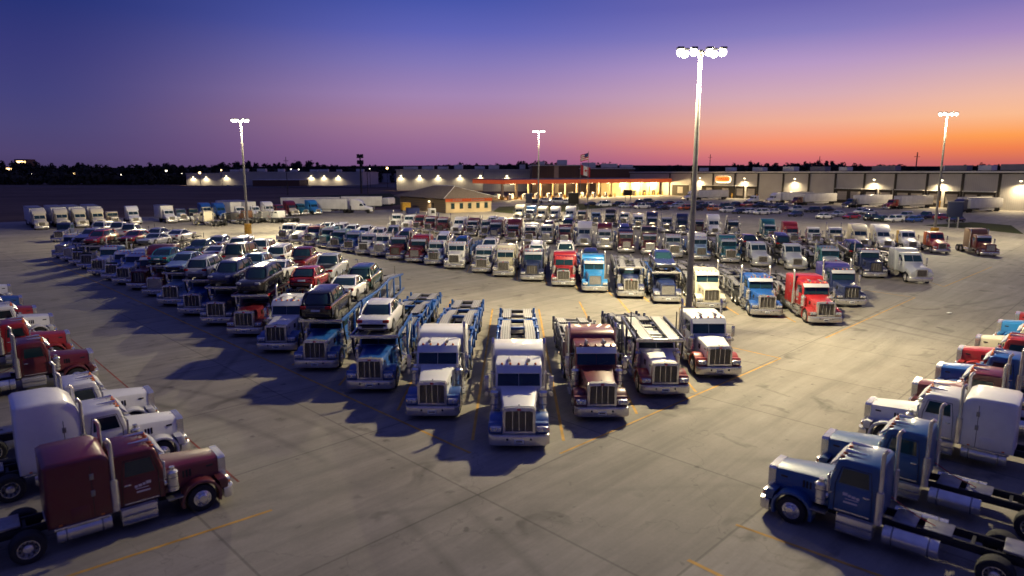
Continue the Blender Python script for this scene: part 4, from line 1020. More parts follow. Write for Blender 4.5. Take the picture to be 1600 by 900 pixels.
# ------------------------------------------------------------------ lamp masts
def lamp(name, kind, loc, energy, col, radius=.3, rot=None, spot=None, parent=None):
    l = bpy.data.lights.new(name, kind); l.energy = energy; l.color = col; l.shadow_soft_size = radius
    if spot: l.spot_size, l.spot_blend = spot
    o = bpy.data.objects.new(name, l); C.objects.link(o); o.location = loc
    if rot: o.rotation_euler = rot
    if parent: o.parent = parent
    return o
def mast(px, py, top, label, energy, yaw=0.0, basecol='yellow', floods=3, aim=(1, 1, 1, 1)):
    p = at(px, py); h = up(p, top)
    t = thing('lamp_mast', p, yaw, label, 'lamp mast', 'lamp masts of the yard')
    b = MB(); b.tube((0, 0, 0), (0, 0, 1.75), .62, basecol, n=20); b.tube((0, 0, 1.75), (0, 0, 1.80), .62, basecol, .5, n=20); obj('foot', b.mesh('foot'), t)
    b = MB(); b.tube((0, 0, 1.6), (0, 0, h), .225, 'pole', .115, n=16)
    b.tube((0, 0, 1.8), (0, 0, 1.86), .42, 'pole', n=16); obj('pole', b.mesh('pole'), t)
    b = MB(); b.box(-1.5, 1.5, -.06, .06, h - .12, h, 'pole', .02); b.box(-.06, .06, -.7, .7, h - .11, h - .01, 'pole', .02); b.tube((0, 0, h - .3), (0, 0, h + .15), .19, 'pole', n=14); obj('cross_arm', b.mesh('cross_arm'), t)
    k = 0
    for sx in (-1, 1):
        for i in range(floods):
            x = sx * (.50 + i * .44); y = (-.26, .26, -.26)[i % 3]
            b = MB(); b.box(x - .22, x + .22, y - .24, y + .24, h + .16, h + .30, 'pole', .05); f = obj('floodlight', b.mesh('floodlight'), t)
            b = MB(); b.ball((x, y, h - .04), .36, 'lamp', sx=.72, sy=.8, sz=.72, n=12); obj('lens', b.mesh('lens'), f)
    for sx in (-1, 1): lamp('mast_light', 'POINT', (sx * 1.1, 0, h - .75), energy * .20, (1, .85, .51), .35, parent=t)
    for k in range(4): lamp('flood_light', 'SPOT', ((-1) ** k * 1.2, 0, h - .8), energy * 1.95 * aim[k], (1, .85, .51), .35, (R(55), 0, R(45 + 90 * k)), (R(118), 1.0), t)
    return t
mast(1074, 520, 82, 'tallest looking lamp mast, standing among the front carriers', 19500, 0, 'yellow', aim=(1.45, .85, 1.2, 1.1))
mast(388, 365, 188, 'lamp mast with a yellow foot by the bare chassis row', 27000, aim=(.8, 1.0, 1.7, 1.1))
mast(841, 337, 205, 'lamp mast behind the white cabs in front of the fuel canopy', 24000, aim=(.9, 1.7, 1.3, .9))
mast(1459, 372, 178, 'lamp mast before the warehouse docks under the orange sky', 21000, 0)

# ------------------------------------------------------------------ warehouse with docks
W1, W0 = at(1050, 305), at(1560, 328)
U = (W1 - W0).xy.normalized(); WR = math.atan2(U.y, U.x)
O = W0.xy - U * 45                                     # near end, outside the frame
WH = 11.0
def fs(px):
    k = (px - 800) / F; c, s_ = math.cos(TH), math.sin(TH)
    return (k * (O.y * c + H * s_) - O.x) / (U.x - k * U.y * c)
WL = (W1.xy - O).length + 42
wh = thing('warehouse', (O.x, O.y, 0), WR, 'long tan metal warehouse with loading docks and lit orange sign', 'warehouse')
b = MB(); b.box(0, WL, -90, 0, 0, WH, 'sidingA'); obj('wall', b.mesh('wall', 0), wh)
b = MB(); b.box(-.5, WL + .5, -90.5, .45, WH, WH + .55, 'trim', .03); b.box(-.3, WL + .3, .02, .30, WH - .35, WH - .003, 'dock' if False else 'dockdark'); obj('roof', b.mesh('roof', 0), wh)
for px in (1046, 1080, 1113, 1147, 1183, 1222, 1262, 1303, 1348, 1396, 1445, 1500, 1557):
    s = fs(px); b = MB(); b.box(s - .35, s + .35, .02, .32, 0, WH - .36, 'dockdark', .02); obj('downpipe', b.mesh('downpipe', 0), wh)
for a, c, doors in ((1096, 1146, 2), (1149, 1162, 1), (1166, 1181, 1), (1305, 1346, 2), (1350, 1368, 1), (1372, 1392, 1), (1398, 1442, 2), (1448, 1468, 1), (1474, 1497, 1), (1503, 1553, 2), (1050, 1076, 1)):
    s0, s1 = sorted((fs(a), fs(c)))
    b = MB(); zt = 5.2; b.box(s0, s1, .003, .16, .0, zt, 'dockdark'); b.box(s0 - .1, s1 + .1, .003, .9, zt, zt + .25, 'trim', .03); dk = obj('dock_opening', b.mesh('dock_opening', 0), wh)
    w = (s1 - s0) / doors
    for k in range(doors):
        b = MB(); m = s0 + w * (k + .5); hw = min(1.9, w * .38); b.box(m - hw, m + hw, .17, .24, 1.2, 4.3, 'dockdoor'); obj('dock_door', b.mesh('dock_door', 0), dk)
def wall_lamp(parent, x, y, z, e, ny=1, col=(1, .78, .45), r=.22, spread=150, tilt=0):
    b = MB(); b.box(x - .35, x + .35, *sorted((y, y + .38 * ny)), z + .12, z + .42, 'dark', .04); w = obj('wall_lamp', b.mesh('wall_lamp'), parent)
    b = MB(); b.ball((x, y + .24 * ny, z + .02), r * 1.6, 'walllamp', sz=.7); obj('lens', b.mesh('lens'), w)
    lamp('wall_light', 'SPOT', (x, y + 1.5 * ny, z - .1), e, col, .2, (R(tilt * ny), 0, 0), (R(spread), .8), parent)
for px in (1093, 1162, 1240, 1363, 1468, 1590): wall_lamp(wh, fs(px), 0, 8.6, 12000, tilt=22, spread=165)
for s, w in [(fs(1070), 3), (fs(1101), 4), (fs(1146), 5), (fs(1170), 2.5), (fs(1207), 5.5), (fs(1250), 7), (fs(1300), 3.5), (fs(1352), 9), (fs(1437), 4), (fs(1462), 7), (fs(1500), 4), (fs(1560), 8)]:
    b = MB(); y = -rnd.uniform(6, 20); z = WH + .55; b.box(s - w / 2, s + w / 2, y - 1.6, y + 1.6, z + .25, z + 1.6 + .5 * rnd.random(), 'roofgrey' if w > 6 else 'trim', .05); b.box(s - w / 2 + .2, s + w / 2 - .2, y - 1.4, y + 1.4, z, z + .25, 'dark'); obj('roof_unit', b.mesh('roof_unit', 0), wh)
# lit sign
s = fs(1129); b = MB()
def loz(w, h, n=24): return [(s + math.copysign(abs(math.cos(t)) ** .45, math.cos(t)) * w, 8.05 + math.copysign(abs(math.sin(t)) ** .55, math.sin(t)) * h) for t in [2 * math.pi * i / n for i in range(n)]]
b.prism(loz(4.6, 1.55), .02, .22, 'signwhite', axis='y'); sg = obj('sign', b.mesh('sign', 0), wh)
b = MB(); b.prism([(x + .3, z + .22) for x, z in loz(4.4, 1.25)], .23, .30, 'signorange', axis='y'); obj('sign_face', b.mesh('sign_face', 0), sg)
b = MB(); pts = [(s + 3.4 - i * .17, .34, 8.2 + .52 * math.sin(i * .95) * (1 if i % 7 else 1.3)) for i in range(41)]; b.path(pts, .10, 'redlens', 5); obj('sign_script', b.mesh('sign_script'), sg)
# yellow guard posts along the dock front
for k, px in enumerate((1147, 1186, 1302, 1370, 1444, 1472)):
    s = fs(px); q = O + U * s + Vector((-U.y, U.x)) * 1.4
    b = MB(); b.tube((0, 0, 0), (0, 0, 2.0), .22, 'yellow', n=12); b.ball((0, 0, 2.0), .22, 'yellow', sz=.5)
    tag(obj('guard_post', b.mesh('guard_post'), loc=(q.x, q.y, 0)), f'yellow guard post by the warehouse docks, {ORD[k + 1]} from the left', 'guard post', 'yellow guard posts at the docks')
# trucks backed onto the docks
NV = Vector((-U.y, U.x)); hd = NV; DR = heading(*hd)
docks = [((1068, 313), 'white', 'fair', 'white cab with long van trailer behind the mast', 'van'), ((1166, 319), 'white', 'mid', 'white tractor without trailer', None), ((1197, 318), 'white', 'fair', 'white cab with silver trailer', 'van'),
         ((1234, 321), 'maroon', 'mid', 'maroon cab with white trailer', 'van'), ((1318, 325), 'navy', 'mid', 'navy cab with white trailer', 'van'), ((1382, 327), 'red', 'mid', 'red cab with white trailer', 'van'), ((1484, 333), 'navy', 'fair', 'navy tall cab with white trailer', 'van')]
for k, (pp, c, sl, lab, tr) in enumerate(docks):
    q = at(*pp).xy; dist = -(O - q).dot(-hd) if False else (q - O).dot(NV)
    L = 8.9 if sl == 'fair' else 7.7; van = round(max(7.0, min(16.0, dist - L + 1.2)), 1)
    truck((q.x, q.y, 0), DR, f'{lab} at the warehouse docks', 'rigs at the warehouse docks', c=c, nose='aero', s=sl, tr=tr, det=0, van=van, scale=1.0)
q = O + U * fs(1545) + NV * 14.5; trailer((q.x, q.y, 0), DR, 13.0, 'white trailer without a cab backed onto the last dock')

# ------------------------------------------------------------------ fuel station canopy
K0, K1 = at(790, 312), at(1045, 305)
KU = (K1 - K0).xy.normalized(); KR = math.atan2(KU.y, KU.x); KL = (K1 - K0).length; KD = 24
KN = Vector((-KU.y, KU.x))
def ks(px, dy=0.0):
    o = K0.xy + KN * dy; k = (px - 800) / F; c, s_ = math.cos(TH), math.sin(TH)
    return (k * (o.y * c + H * s_) - o.x) / (KU.x - k * KU.y * c)
cn = thing('fuel_canopy', (K0.x, K0.y, 0), KR, 'long fuel station canopy with red fascia and warm lights beneath', 'fuel canopy')
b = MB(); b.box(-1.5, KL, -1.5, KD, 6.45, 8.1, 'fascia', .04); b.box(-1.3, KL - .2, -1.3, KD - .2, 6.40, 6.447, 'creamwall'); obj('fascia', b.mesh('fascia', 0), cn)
b = MB(); b.box(-1.7, KL + .1, -1.7, KD + .2, 8.104, 8.42, 'roofgrey', .03); obj('roof', b.mesh('roof', 0), cn)
pp = [786, 808, 827.5, 847, 866, 885, 903, 920, 938, 955]
for px in pp:
    s = ks(px)
    for y in (.6,):
        b = MB(); b.box(s - .42, s + .42, y - .42, y + .42, 0, 6.40, 'creamwall', .03); b.box(s - .55, s + .55, y - .55, y + .55, 0, 1.0, 'yellow', .03); obj('pillar', b.mesh('pillar', 0), cn)
for i in range(9):
    s = (i + .5) * KL / 9
    for y in (3, 13):
        b = MB(); b.box(s - .9, s + .9, y - .5, y + .5, 6.30, 6.397, 'canopylight'); obj('canopy_lamp', b.mesh('canopy_lamp', 0), cn)
    lamp('canopy_light', 'POINT', (s, 4, 5.7), 12000, (1, .72, .34), .6, parent=cn)
# shop wall under the right end of the canopy
st = thing('shop_building', (K0.x, K0.y, 0), KR, 'cream walled fuel shop under the right end of the red canopy', 'shop')
s0 = ks(968, 6); b = MB(); b.box(s0, KL - .6, 6, KD - 1, 0, 6.36, 'creamwall'); obj('wall', b.mesh('wall', 0), st)
for k in range(4):
    s = s0 + (KL - s0) * (k + .5) / 4.2; b = MB(); b.box(s - 1.2, s + 1.2, 5.9, 5.99, .1, 2.6, 'dockdark'); obj('door', b.mesh('door', 0), st)
    b = MB(); b.box(s - 3.1, s - 2.8, 5.82, 5.99, 0, 6.3, 'sidingC'); obj('pilaster', b.mesh('pilaster', 0), st)
# pumps and bollards
n = 0
for i, px in enumerate(pp):
    s = ks(px) + 4.0
    if px > 950: break
    for y in (.8, 9.5):
        w = K0.xy + KU * s + KN * y; n += 1
        t = thing('fuel_pump', (w.x, w.y, 0), KR, f'pale fuel pump {"in front" if y < 2 else "at the back"} of the canopy, {ORD[i + 1]} from the left', 'fuel pump', 'fuel pumps under the canopy')
        b = MB(); b.box(-.55, .55, -.4, .4, .15, 2.1, 'white', .05); b.box(-.7, .7, -.6, .6, 0, .15, 'trim', .02); obj('body', b.mesh('body'), t)
        b = MB(); b.box(-.4, .4, -.42, -.405, 1.4, 1.9, 'dark'); obj('display', b.mesh('display', 0), t)
        b = MB(); b.path([(.56, 0, 1.5), (.8, 0, 1.2), (.75, 0, .5), (.58, 0, .7)], .05, 'rubber', 6); obj('hose', b.mesh('hose'), t)
bm_ = MB(); bm_.tube((0, 0, 0), (0, 0, 1.5), .28, 'yellow', n=10); bm_.ball((0, 0, 1.5), .28, 'yellow', sz=.6); bol = bm_.mesh('bollard')
n = 0
for i, px in enumerate(pp + [972, 979, 986, 993, 1000, 1007, 1014, 1021, 1028, 1035]):
    for dx in ((-1.8, 1.8) if i < 10 else (0,)):
        w = K0.xy + KU * (ks(px, 0 if i < 10 else 4) + dx) + KN * (-.6 if i < 10 else 4); n += 1
        tag(obj('bollard', bol, loc=(w.x, w.y, 0)), f'yellow bollard {"at the canopy front edge" if i < 10 else "before the shop wall"}, {ORD[n if n <= 20 else n - 20]} from the left', 'bollard', 'yellow bollards of the fuel station')
# small vehicles and boards in front of the canopy
for k, (px, py, kind, c, lab) in enumerate([(873, 317, 'van', 'white', 'white van at the fuel pumps'), (853, 316, 'suv', 'white', 'white suv left of the van at the fuel pumps'), (886, 318, 'saloon', 'white', 'white saloon before the dark board'), (780, 309, 'suv', 'silver', 'silver suv at the left end of the canopy'), (838, 318, 'suv', 'black', 'dark suv at the fuel pumps')]):
    q = at(px, py); make_car(kind, c, (q.x, q.y, 0), R(70), lab, None, lights=False)
def board(px, py, w, h, zb, mat, label, rz=0.0):
    q = at(px, py); t = thing('sign_board', (q.x, q.y, 0), rz, label, 'sign')
    b = MB(); b.box(-w / 2, w / 2, -.25, .25, zb, zb + h, mat, .04); b.box(-w / 2 - .1, w / 2 + .1, -.3, .3, zb + h, zb + h + .15, 'steel', .02); obj('panel', b.mesh('panel'), t)
    b = MB()
    for x in (-w * .3, w * .3): b.tube((x, 0, 0), (x, 0, zb), .14, 'steel', n=8)
    obj('post', b.mesh('post'), t); return t
board(896, 321, 3.6, 3.6, .6, 'dockdark', 'dark square board on the grass before the canopy')
board(981, 314, 3.4, 2.0, 2.2, 'dockdark', 'small dark board on posts before the fuel shop')
bd = board(1489, 356, 3.0, 3.0, 2.2, 'boardnavy', 'navy board on a post before the last dock trucks')
board(826, 337, 1.7, 2.4, 3.2, 'boardnavy', 'narrow blue board above the white cabs')

# ------------------------------------------------------------------ brown office with hipped roof
Q = at(697, 333).xy; QR = R(35)
of = thing('office_building', (Q.x, Q.y, 0), QR, 'low tan office with brown hipped roof and five small windows', 'office')
b = MB(); b.box(0, 15, 0, .4, 0, 4, 'creamwall'); obj('wall', b.mesh('wall', 0), of)
b = MB(); b.box(0, .4, .403, 29, 0, 4, 'stone'); b.box(14.6, 15, .403, 29, 0, 4, 'stone'); b.box(.403, 14.597, 28.6, 29, 0, 4, 'stone'); obj('stone_wall', b.mesh('stone_wall', 0), of)
b = MB(); e = 1.5
r = [(-e, -e, 4.0), (15 + e, -e, 4.0), (15 + e, 29 + e, 4.0), (-e, 29 + e, 4.0), (7.5, 8, 7.2), (7.5, 21, 7.2)]
for f in ((0, 1, 4), (1, 2, 5, 4), (2, 3, 5), (3, 0, 4, 5)): b.quad([r[i] for i in f], 'shingle')
b.quad([(r[i][0], r[i][1], 3.96) for i in (3, 2, 1, 0)], 'trim')
rf = obj('roof', b.mesh('roof', 0), of)
b = MB(); b.path([r[0], r[4]], .09, 'trim', 6); b.path([r[1], r[4]], .09, 'trim', 6); b.path([r[4], r[5]], .12, 'trim', 6); obj('ridge', b.mesh('ridge'), rf)
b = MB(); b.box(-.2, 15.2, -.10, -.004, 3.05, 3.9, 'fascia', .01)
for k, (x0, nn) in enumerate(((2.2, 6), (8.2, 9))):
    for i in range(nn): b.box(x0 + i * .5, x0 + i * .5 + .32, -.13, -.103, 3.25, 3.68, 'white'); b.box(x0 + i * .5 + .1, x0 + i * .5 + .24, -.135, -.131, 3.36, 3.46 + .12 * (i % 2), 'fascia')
obj('sign_band', b.mesh('sign_band', 0), of)
for i in range(5):
    x = 1.6 + i * 2.75; b = MB(); b.box(x, x + 1.15, -.05, -.004, 1.05, 2.65, 'dark', .01); wv = obj('window', b.mesh('window', 0), of)
    b = MB(); b.box(x + .10, x + 1.05, -.075, -.053, 1.15, 2.55, 'glass'); obj('pane', b.mesh('pane', 0), wv)
b = MB(); b.box(-.12, -.004, 7.0, 8.4, 0, 2.5, 'dockdark'); obj('door', b.mesh('door', 0), of)
b = MB(); b.box(-.25, -.004, 9.0, 9.5, 2.95, 3.2, 'dark', .03); wl = obj('wall_lamp', b.mesh('wall_lamp'), of)
b = MB(); b.ball((-.3, 9.25, 2.9), .3, 'walllamp', sz=.7); obj('lens', b.mesh('lens'), wl)
lamp('wall_light', 'SPOT', (-1.0, 9.25, 2.8), 420, (1, .74, .40), .2, (0, 0, 0), (R(150), .8), of)
for x in (4, 11): lamp('added_wash_light', 'SPOT', (x, -1.5, 3.7), 500, (1, .72, .36), .4, (R(-20), 0, 0), (R(150), .8), of)  # added spots without fixtures, brightening the front wall
q = at(637, 331); b = MB(); b.prism([(-1.5, .3), (-1.7, 2.6), (1.7, 2.6), (1.5, .3)], -1.2, 1.2, 'signface' if False else COL and 'yellow', .05); b.box(-1.3, 1.3, -1.3, 1.3, .1, .3, 'dark')
tag(obj('waste_container', b.mesh('waste_container'), loc=(q.x - 1, q.y + 3, 0), rz=R(20)), 'orange waste container beside the brown office', 'container')
q = at(645, 335); b = MB(); b.prism([(-1.1, .25), (-1.3, 1.7), (1.3, 1.7), (1.1, .25)], -1.6, 1.6, 'flagblue', .05); b.box(-1.6, 1.6, -1.35, 1.35, 1.7, 1.8, 'dark', .02)
tag(obj('skip', b.mesh('skip'), loc=(q.x, q.y, 0), rz=R(20)), 'blue skip in front of the brown office', 'skip')
q = at(675, 340); t = thing('kiosk', (q.x, q.y, 0), R(35), 'small white kiosk in front of the brown office', 'kiosk')
b = MB(); b.box(-.8, .8, -.6, .6, 0, 2.3, 'white', .05); obj('body', b.mesh('body'), t); b = MB(); b.box(-.5, .5, -.63, -.603, 1.1, 1.9, 'dark'); obj('window', b.mesh('window', 0), t)
q = at(607, 322); t = thing('horse_trailer', (q.x, q.y, 0), R(80), 'round topped white trailer left of the brown office', 'trailer')
b = MB(); b.prism([(-1.2, .7), (-1.2, 2.2), (-.9, 2.8), (.9, 2.8), (1.2, 2.2), (1.2, .7)], -3.2, 3.2, 'white', .1); obj('body', b.mesh('body'), t)
for x in (-.6, .6): o = obj('wheel', tm('w0.3', lambda: wheel_mesh(.3)), t, None, (x, -1.1, .5), R(90))

# ------------------------------------------------------------------ far buildings
def block(name, px0, px1, base, top, depth, mat, label, cat='warehouse', lamps=(), lz_=None, e=3000, bands=()):
    p0 = at(px0, base); p1 = at(px1, base); h = up(p0, top); w = p1.x - p0.x
    t = thing(name, (p0.x, p0.y, 0), 0, label, cat)
    b = MB(); b.box(0, w, 0, depth, 0, h, mat); obj('wall', b.mesh('wall', 0), t)
    b = MB(); b.box(-.4, w + .4, -.4, depth + .4, h, h + .5, 'trim', .02); obj('roof', b.mesh('roof', 0), t)
    for px, m, wpx in bands:
        x0 = (px - px0) / (px1 - px0) * w; x1 = (px + wpx - px0) / (px1 - px0) * w
        b = MB(); b.box(x0, x1, -.10, -.003, 0, h - .05, m); obj('wall_panel', b.mesh('wall_panel', 0), t)
    for px in lamps: wall_lamp(t, (px - px0) / (px1 - px0) * w, 0, lz_ or h * .72, e, -1, r=.34)
    return t, w, h
def units(t, w, h, n, seed):
    r_ = random.Random(seed)
    for k in range(n):
        x = w * (k + .3 + .5 * r_.random()) / n; ww = r_.uniform(1.5, 4.5); b = MB(); y = r_.uniform(4, 14)
        b.box(x - ww, x + ww, y - 2, y + 2, h + .75, h + 2.2 + r_.random() * 1.4, 'trim', .05); b.box(x - ww + .4, x + ww - .4, y - 1.7, y + 1.7, h + .5, h + .75, 'dark'); obj('roof_unit', b.mesh('roof_unit', 0), t)
t, w, h = block('warehouse', 620, 755, 297.5, 266, 60, 'sidingB', 'grey warehouse with downlit front behind the brown office', lamps=(627, 656, 685, 719, 751), e=3600); units(t, w, h, 5, 2)
t, w, h = block('warehouse', 755.5, 831, 299, 266, 60, 'sidingB', 'pale windowless warehouse behind the left end of the canopy', lamps=(792,), e=4000); units(t, w, h, 2, 3)
t, w, h = block('store_building', 831, 905, 302, 259, 70, 'sidingC', 'tall dark brown store behind the red canopy', 'store', lamps=(835, 850, 876, 888), lz_=6.5, e=700, bands=((865.5, 'creamwall', 7),)); units(t, w, h, 2, 4)
t, w, h = block('store_building', 905.5, 990, 302, 264, 70, 'sidingC', 'lower brown store behind the flagpoles', 'store', lamps=(954,), lz_=6.5, e=700); units(t, w, h, 3, 5)
t, w, h = block('warehouse', 292, 345, 289.5, 271.5, 60, 'sidingB', 'dim grey shed at the far field edge', lamps=(303, 323), e=7000)
t, w, h = block('warehouse', 345.5, 567, 289.5, 269.5, 70, 'sidingB', 'long pale warehouse beyond the dark field', lamps=(355, 487, 507, 529), e=7000); units(t, w, h, 9, 6)
block('shed_building', 395, 468, 291, 281.5, 25, 'sidingC', 'low brown shed before the long pale warehouse', 'shed')
block('warehouse', 577, 619, 285, 272, 40, 'sidingB', 'small distant shed between tower and grey warehouse')
for px, hh, k in ((28, 22, 'squat'), (46, 34, 'slim')):
    X = (px - 800) / F * 1150; t = thing('tower_block', (X, 1150, 0), 0, f'{k} reddish tower block far on the left horizon', 'tower block')
    b = MB(); b.box(-11, 11, 0, 20, 0, hh, 'sidingC'); obj('wall', b.mesh('wall', 0), t); b = MB(); b.box(-8, 8, -.2, -.05, hh - 6, hh - 3, 'street'); obj('lit_window', b.mesh('lit_window', 0), t)

# ------------------------------------------------------------------ woods on the horizon
b = MB(); bm = b.bm; wr = random.Random(5); mi = b._m('leaf')
def clump(x, y, z, r):
    for _ in range(16):
        a = Vector((wr.gauss(0, 1), wr.gauss(0, 1), wr.gauss(0, 1))).normalized(); c = Vector((x, y, z)) + a * r * wr.uniform(.45, 1.05); s_ = r * wr.uniform(.3, .6)
        u = a.orthogonal().normalized() * s_; v = a.cross(u)
        u, v = u * wr.uniform(.6, 1.2) + a * wr.uniform(-.3, .3), v * wr.uniform(.6, 1.2) + a * wr.uniform(-.3, .3)
        bm.faces.new([bm.verts.new(c + p) for p in (u, v, -u, -v)]).material_index = mi
for bandY, n, h0, x0, x1 in ((640, 260, 11, -640, -210), (800, 560, 18, -760, 760), (1000, 640, 25, -900, 960)):
    for i in range(n):
        x = x0 + (x1 - x0) * (i + wr.random()) / n; y = bandY + wr.uniform(-25, 25)
        hh = h0 * (.78 + .14 * math.sin(x * .016 + bandY) + .08 * math.sin(x * .057) + wr.uniform(-.07, .13))
        z = 1.5
        while z < hh: clump(x + wr.uniform(-2, 2), y, z, 3.2 + 1.2 * wr.random()); z += 3.0
o = obj('woods', b.mesh('woods', 0)); o['kind'] = 'stuff'; o['label'] = 'dark band of woods along the horizon'; o['category'] = 'woods'
sheet('hill', [(-1400, 1050), (1500, 1050), (2200, 1500), (-2200, 1500)], -.008, 'field')
b = MB(); b.prism([(-2600, 0), (-1500, 17), (-700, 20), (0, 25), (600, 23), (1400, 21), (2600, 0)], 1200, 1500, 'leaf', axis='y'); struct('far_hills', b.mesh('far_hills', 0))
# scattered lights on poles, far away
for k, (px, py, Y, m, lab) in enumerate([(115, 271, 640, 'street', 'big orange'), (50, 272, 640, 'streetw', 'dim white'), (189, 273, 640, 'streetw', 'small white'), (260, 267, 620, 'streetw', 'pale yellow'), (284, 271, 620, 'streetw', 'faint white'),
                                         (312, 270, 560, 'street', 'bright amber'), (346, 266, 560, 'street', 'amber'), (455, 264.5, 640, 'streetw', 'white twin'), (467, 265, 640, 'streetw', 'yellowish'), (578, 264, 520, 'streetw', 'tiny white'), (605, 263, 520, 'street', 'amber'), (644, 264, 500, 'streetw', 'white roof-high')]):
    X = (px - 800) / F * Y * math.cos(TH); z = H + (HY - py) / F * Y
    t = thing('street_lamp', (X, Y, 0), 0, f'{lab} street lamp at the horizon, {ORD[k + 1]} from the left', 'street lamp', 'distant street lamps')
    b = MB(); b.tube((0, 0, 0), (0, 0, z), .18, 'dark', .12, n=8); obj('pole', b.mesh('pole'), t)
    b = MB(); b.ball((0, 0, z), (1.15, .55, .4, .8, .35, .95, .6, .5, .6, .4, .9, .5)[k], m, n=10); obj('lamp_head', b.mesh('lamp_head'), t)
# poles, tower, flags
for px, top, Y, r_, lab in ((453, 245, 330, .22, 'thin dark pole standing in the field before the pale warehouse'), (1104, 241, 420, .30, 'dark pole behind the warehouse near its orange sign'), (1272, 244, 330, .22, 'slim pole behind the warehouse roof, middle'), (1421, 238, 300, .35, 'stout pole behind the warehouse roof under the orange sky'), (577, 258, 330, .2, 'thin pole right of the antenna tower')):
    X = (px - 800) / F * Y; z = up(Vector((X, Y, 0)), top); t = thing('utility_pole', (X, Y, 0), 0, lab, 'pole', 'poles on the skyline')
    b = MB(); b.tube((0, 0, 0), (0, 0, z), r_, 'dark', r_ * .6, n=8); obj('pole', b.mesh('pole'), t); b = MB(); b.box(-1.2, 1.2, -.08, .08, z - 2, z - 1.8, 'dark'); obj('cross_arm', b.mesh('cross_arm', 0), t)
X = (567 - 800) / F * 360; z = up(Vector((X, 360, 0)), 242); t = thing('antenna_tower', (X, 360, 0), 0, 'antenna tower with clustered panels beyond the grass', 'antenna tower')
b = MB(); b.tube((0, 0, 0), (0, 0, z), .5, 'dark', .35, n=10); obj('mast', b.mesh('mast'), t)
for zz in (z - .4, z - 3.6):
    b = MB()
    for k in range(6): a = k * math.pi / 3; b.box(1.5 * math.cos(a) - .25, 1.5 * math.cos(a) + .25, 1.5 * math.sin(a) - .2, 1.5 * math.sin(a) + .2, zz - 1.3, zz + .8, 'dark'); b.tube((0, 0, zz), (1.5 * math.cos(a), 1.5 * math.sin(a), zz), .08, 'dark', n=5)
    obj('antenna_panel', b.mesh('antenna_panel', 0), t)
def flag(px, py, top, kind, label):
    q = at(px, py); z = up(q, top); t = thing('flagpole', q, 0, label, 'flagpole', 'flagpoles')
    b = MB(); b.tube((0, 0, 0), (0, 0, z), .14, 'pole', .08, n=10); b.ball((0, 0, z + .1), .16, 'pole'); obj('pole', b.mesh('pole'), t)
    def cloth(u0, u1, v0, v1, mat, w, h, top_, s, off=0.0):
        n = 8; rings = []
        for i in range(n + 1):
            u = u0 + (u1 - u0) * i / n; y = .35 * math.sin(u * 5) * u + off
            rings.append([(s * (.1 + u * w), y, top_ - (v0 * h) - .9 * u * h * .35), (s * (.1 + u * w), y, top_ - (v1 * h) - .9 * u * h * .35)])
        bb = MB(); me = bb.bm
        for a, c in zip(rings, rings[1:]):
            bb.quad([a[0], c[0], c[1], a[1]], mat)
        return bb
    if kind == 'red':
        for i, (a, c, m) in enumerate(((0, .3, 'flagred'), (.3, .7, 'flagwhite'), (.7, 1, 'flagred'))): obj('flag_cloth', cloth(a, c, 0, 1, m, 3.4, 3.4, z - .3, 1).mesh('flag_cloth'), t)
        q5 = [(1.9 + .55 * math.sin(R(36 * k)) * (1 if k % 2 == 0 else .5), z - 2.4 + .55 * math.cos(R(36 * k)) * (1 if k % 2 == 0 else .5)) for k in range(10)]
        bb = MB(); bb.prism(q5, -.25, .55, 'flagred', axis='y'); obj('flag_emblem', bb.mesh('flag_emblem', 0), t)
    else:
        for i in range(7): obj('flag_cloth', cloth(0, 1, i / 7, (i + 1) / 7, 'flagred' if i % 2 == 0 else 'flagwhite', 2.6, 2.2, z - .2, -1).mesh('flag_cloth'), t)
        obj('flag_canton', cloth(0, .45, 0, .55, 'flagblue', 2.6, 2.2, z - .2, -1, -.06).mesh('flag_canton'), t)
flag(906, 318, 256, 'red', 'flagpole with red and white flag before the canopy')
flag(918, 322, 238, 'stripes', 'taller flagpole with small striped flag and blue canton')

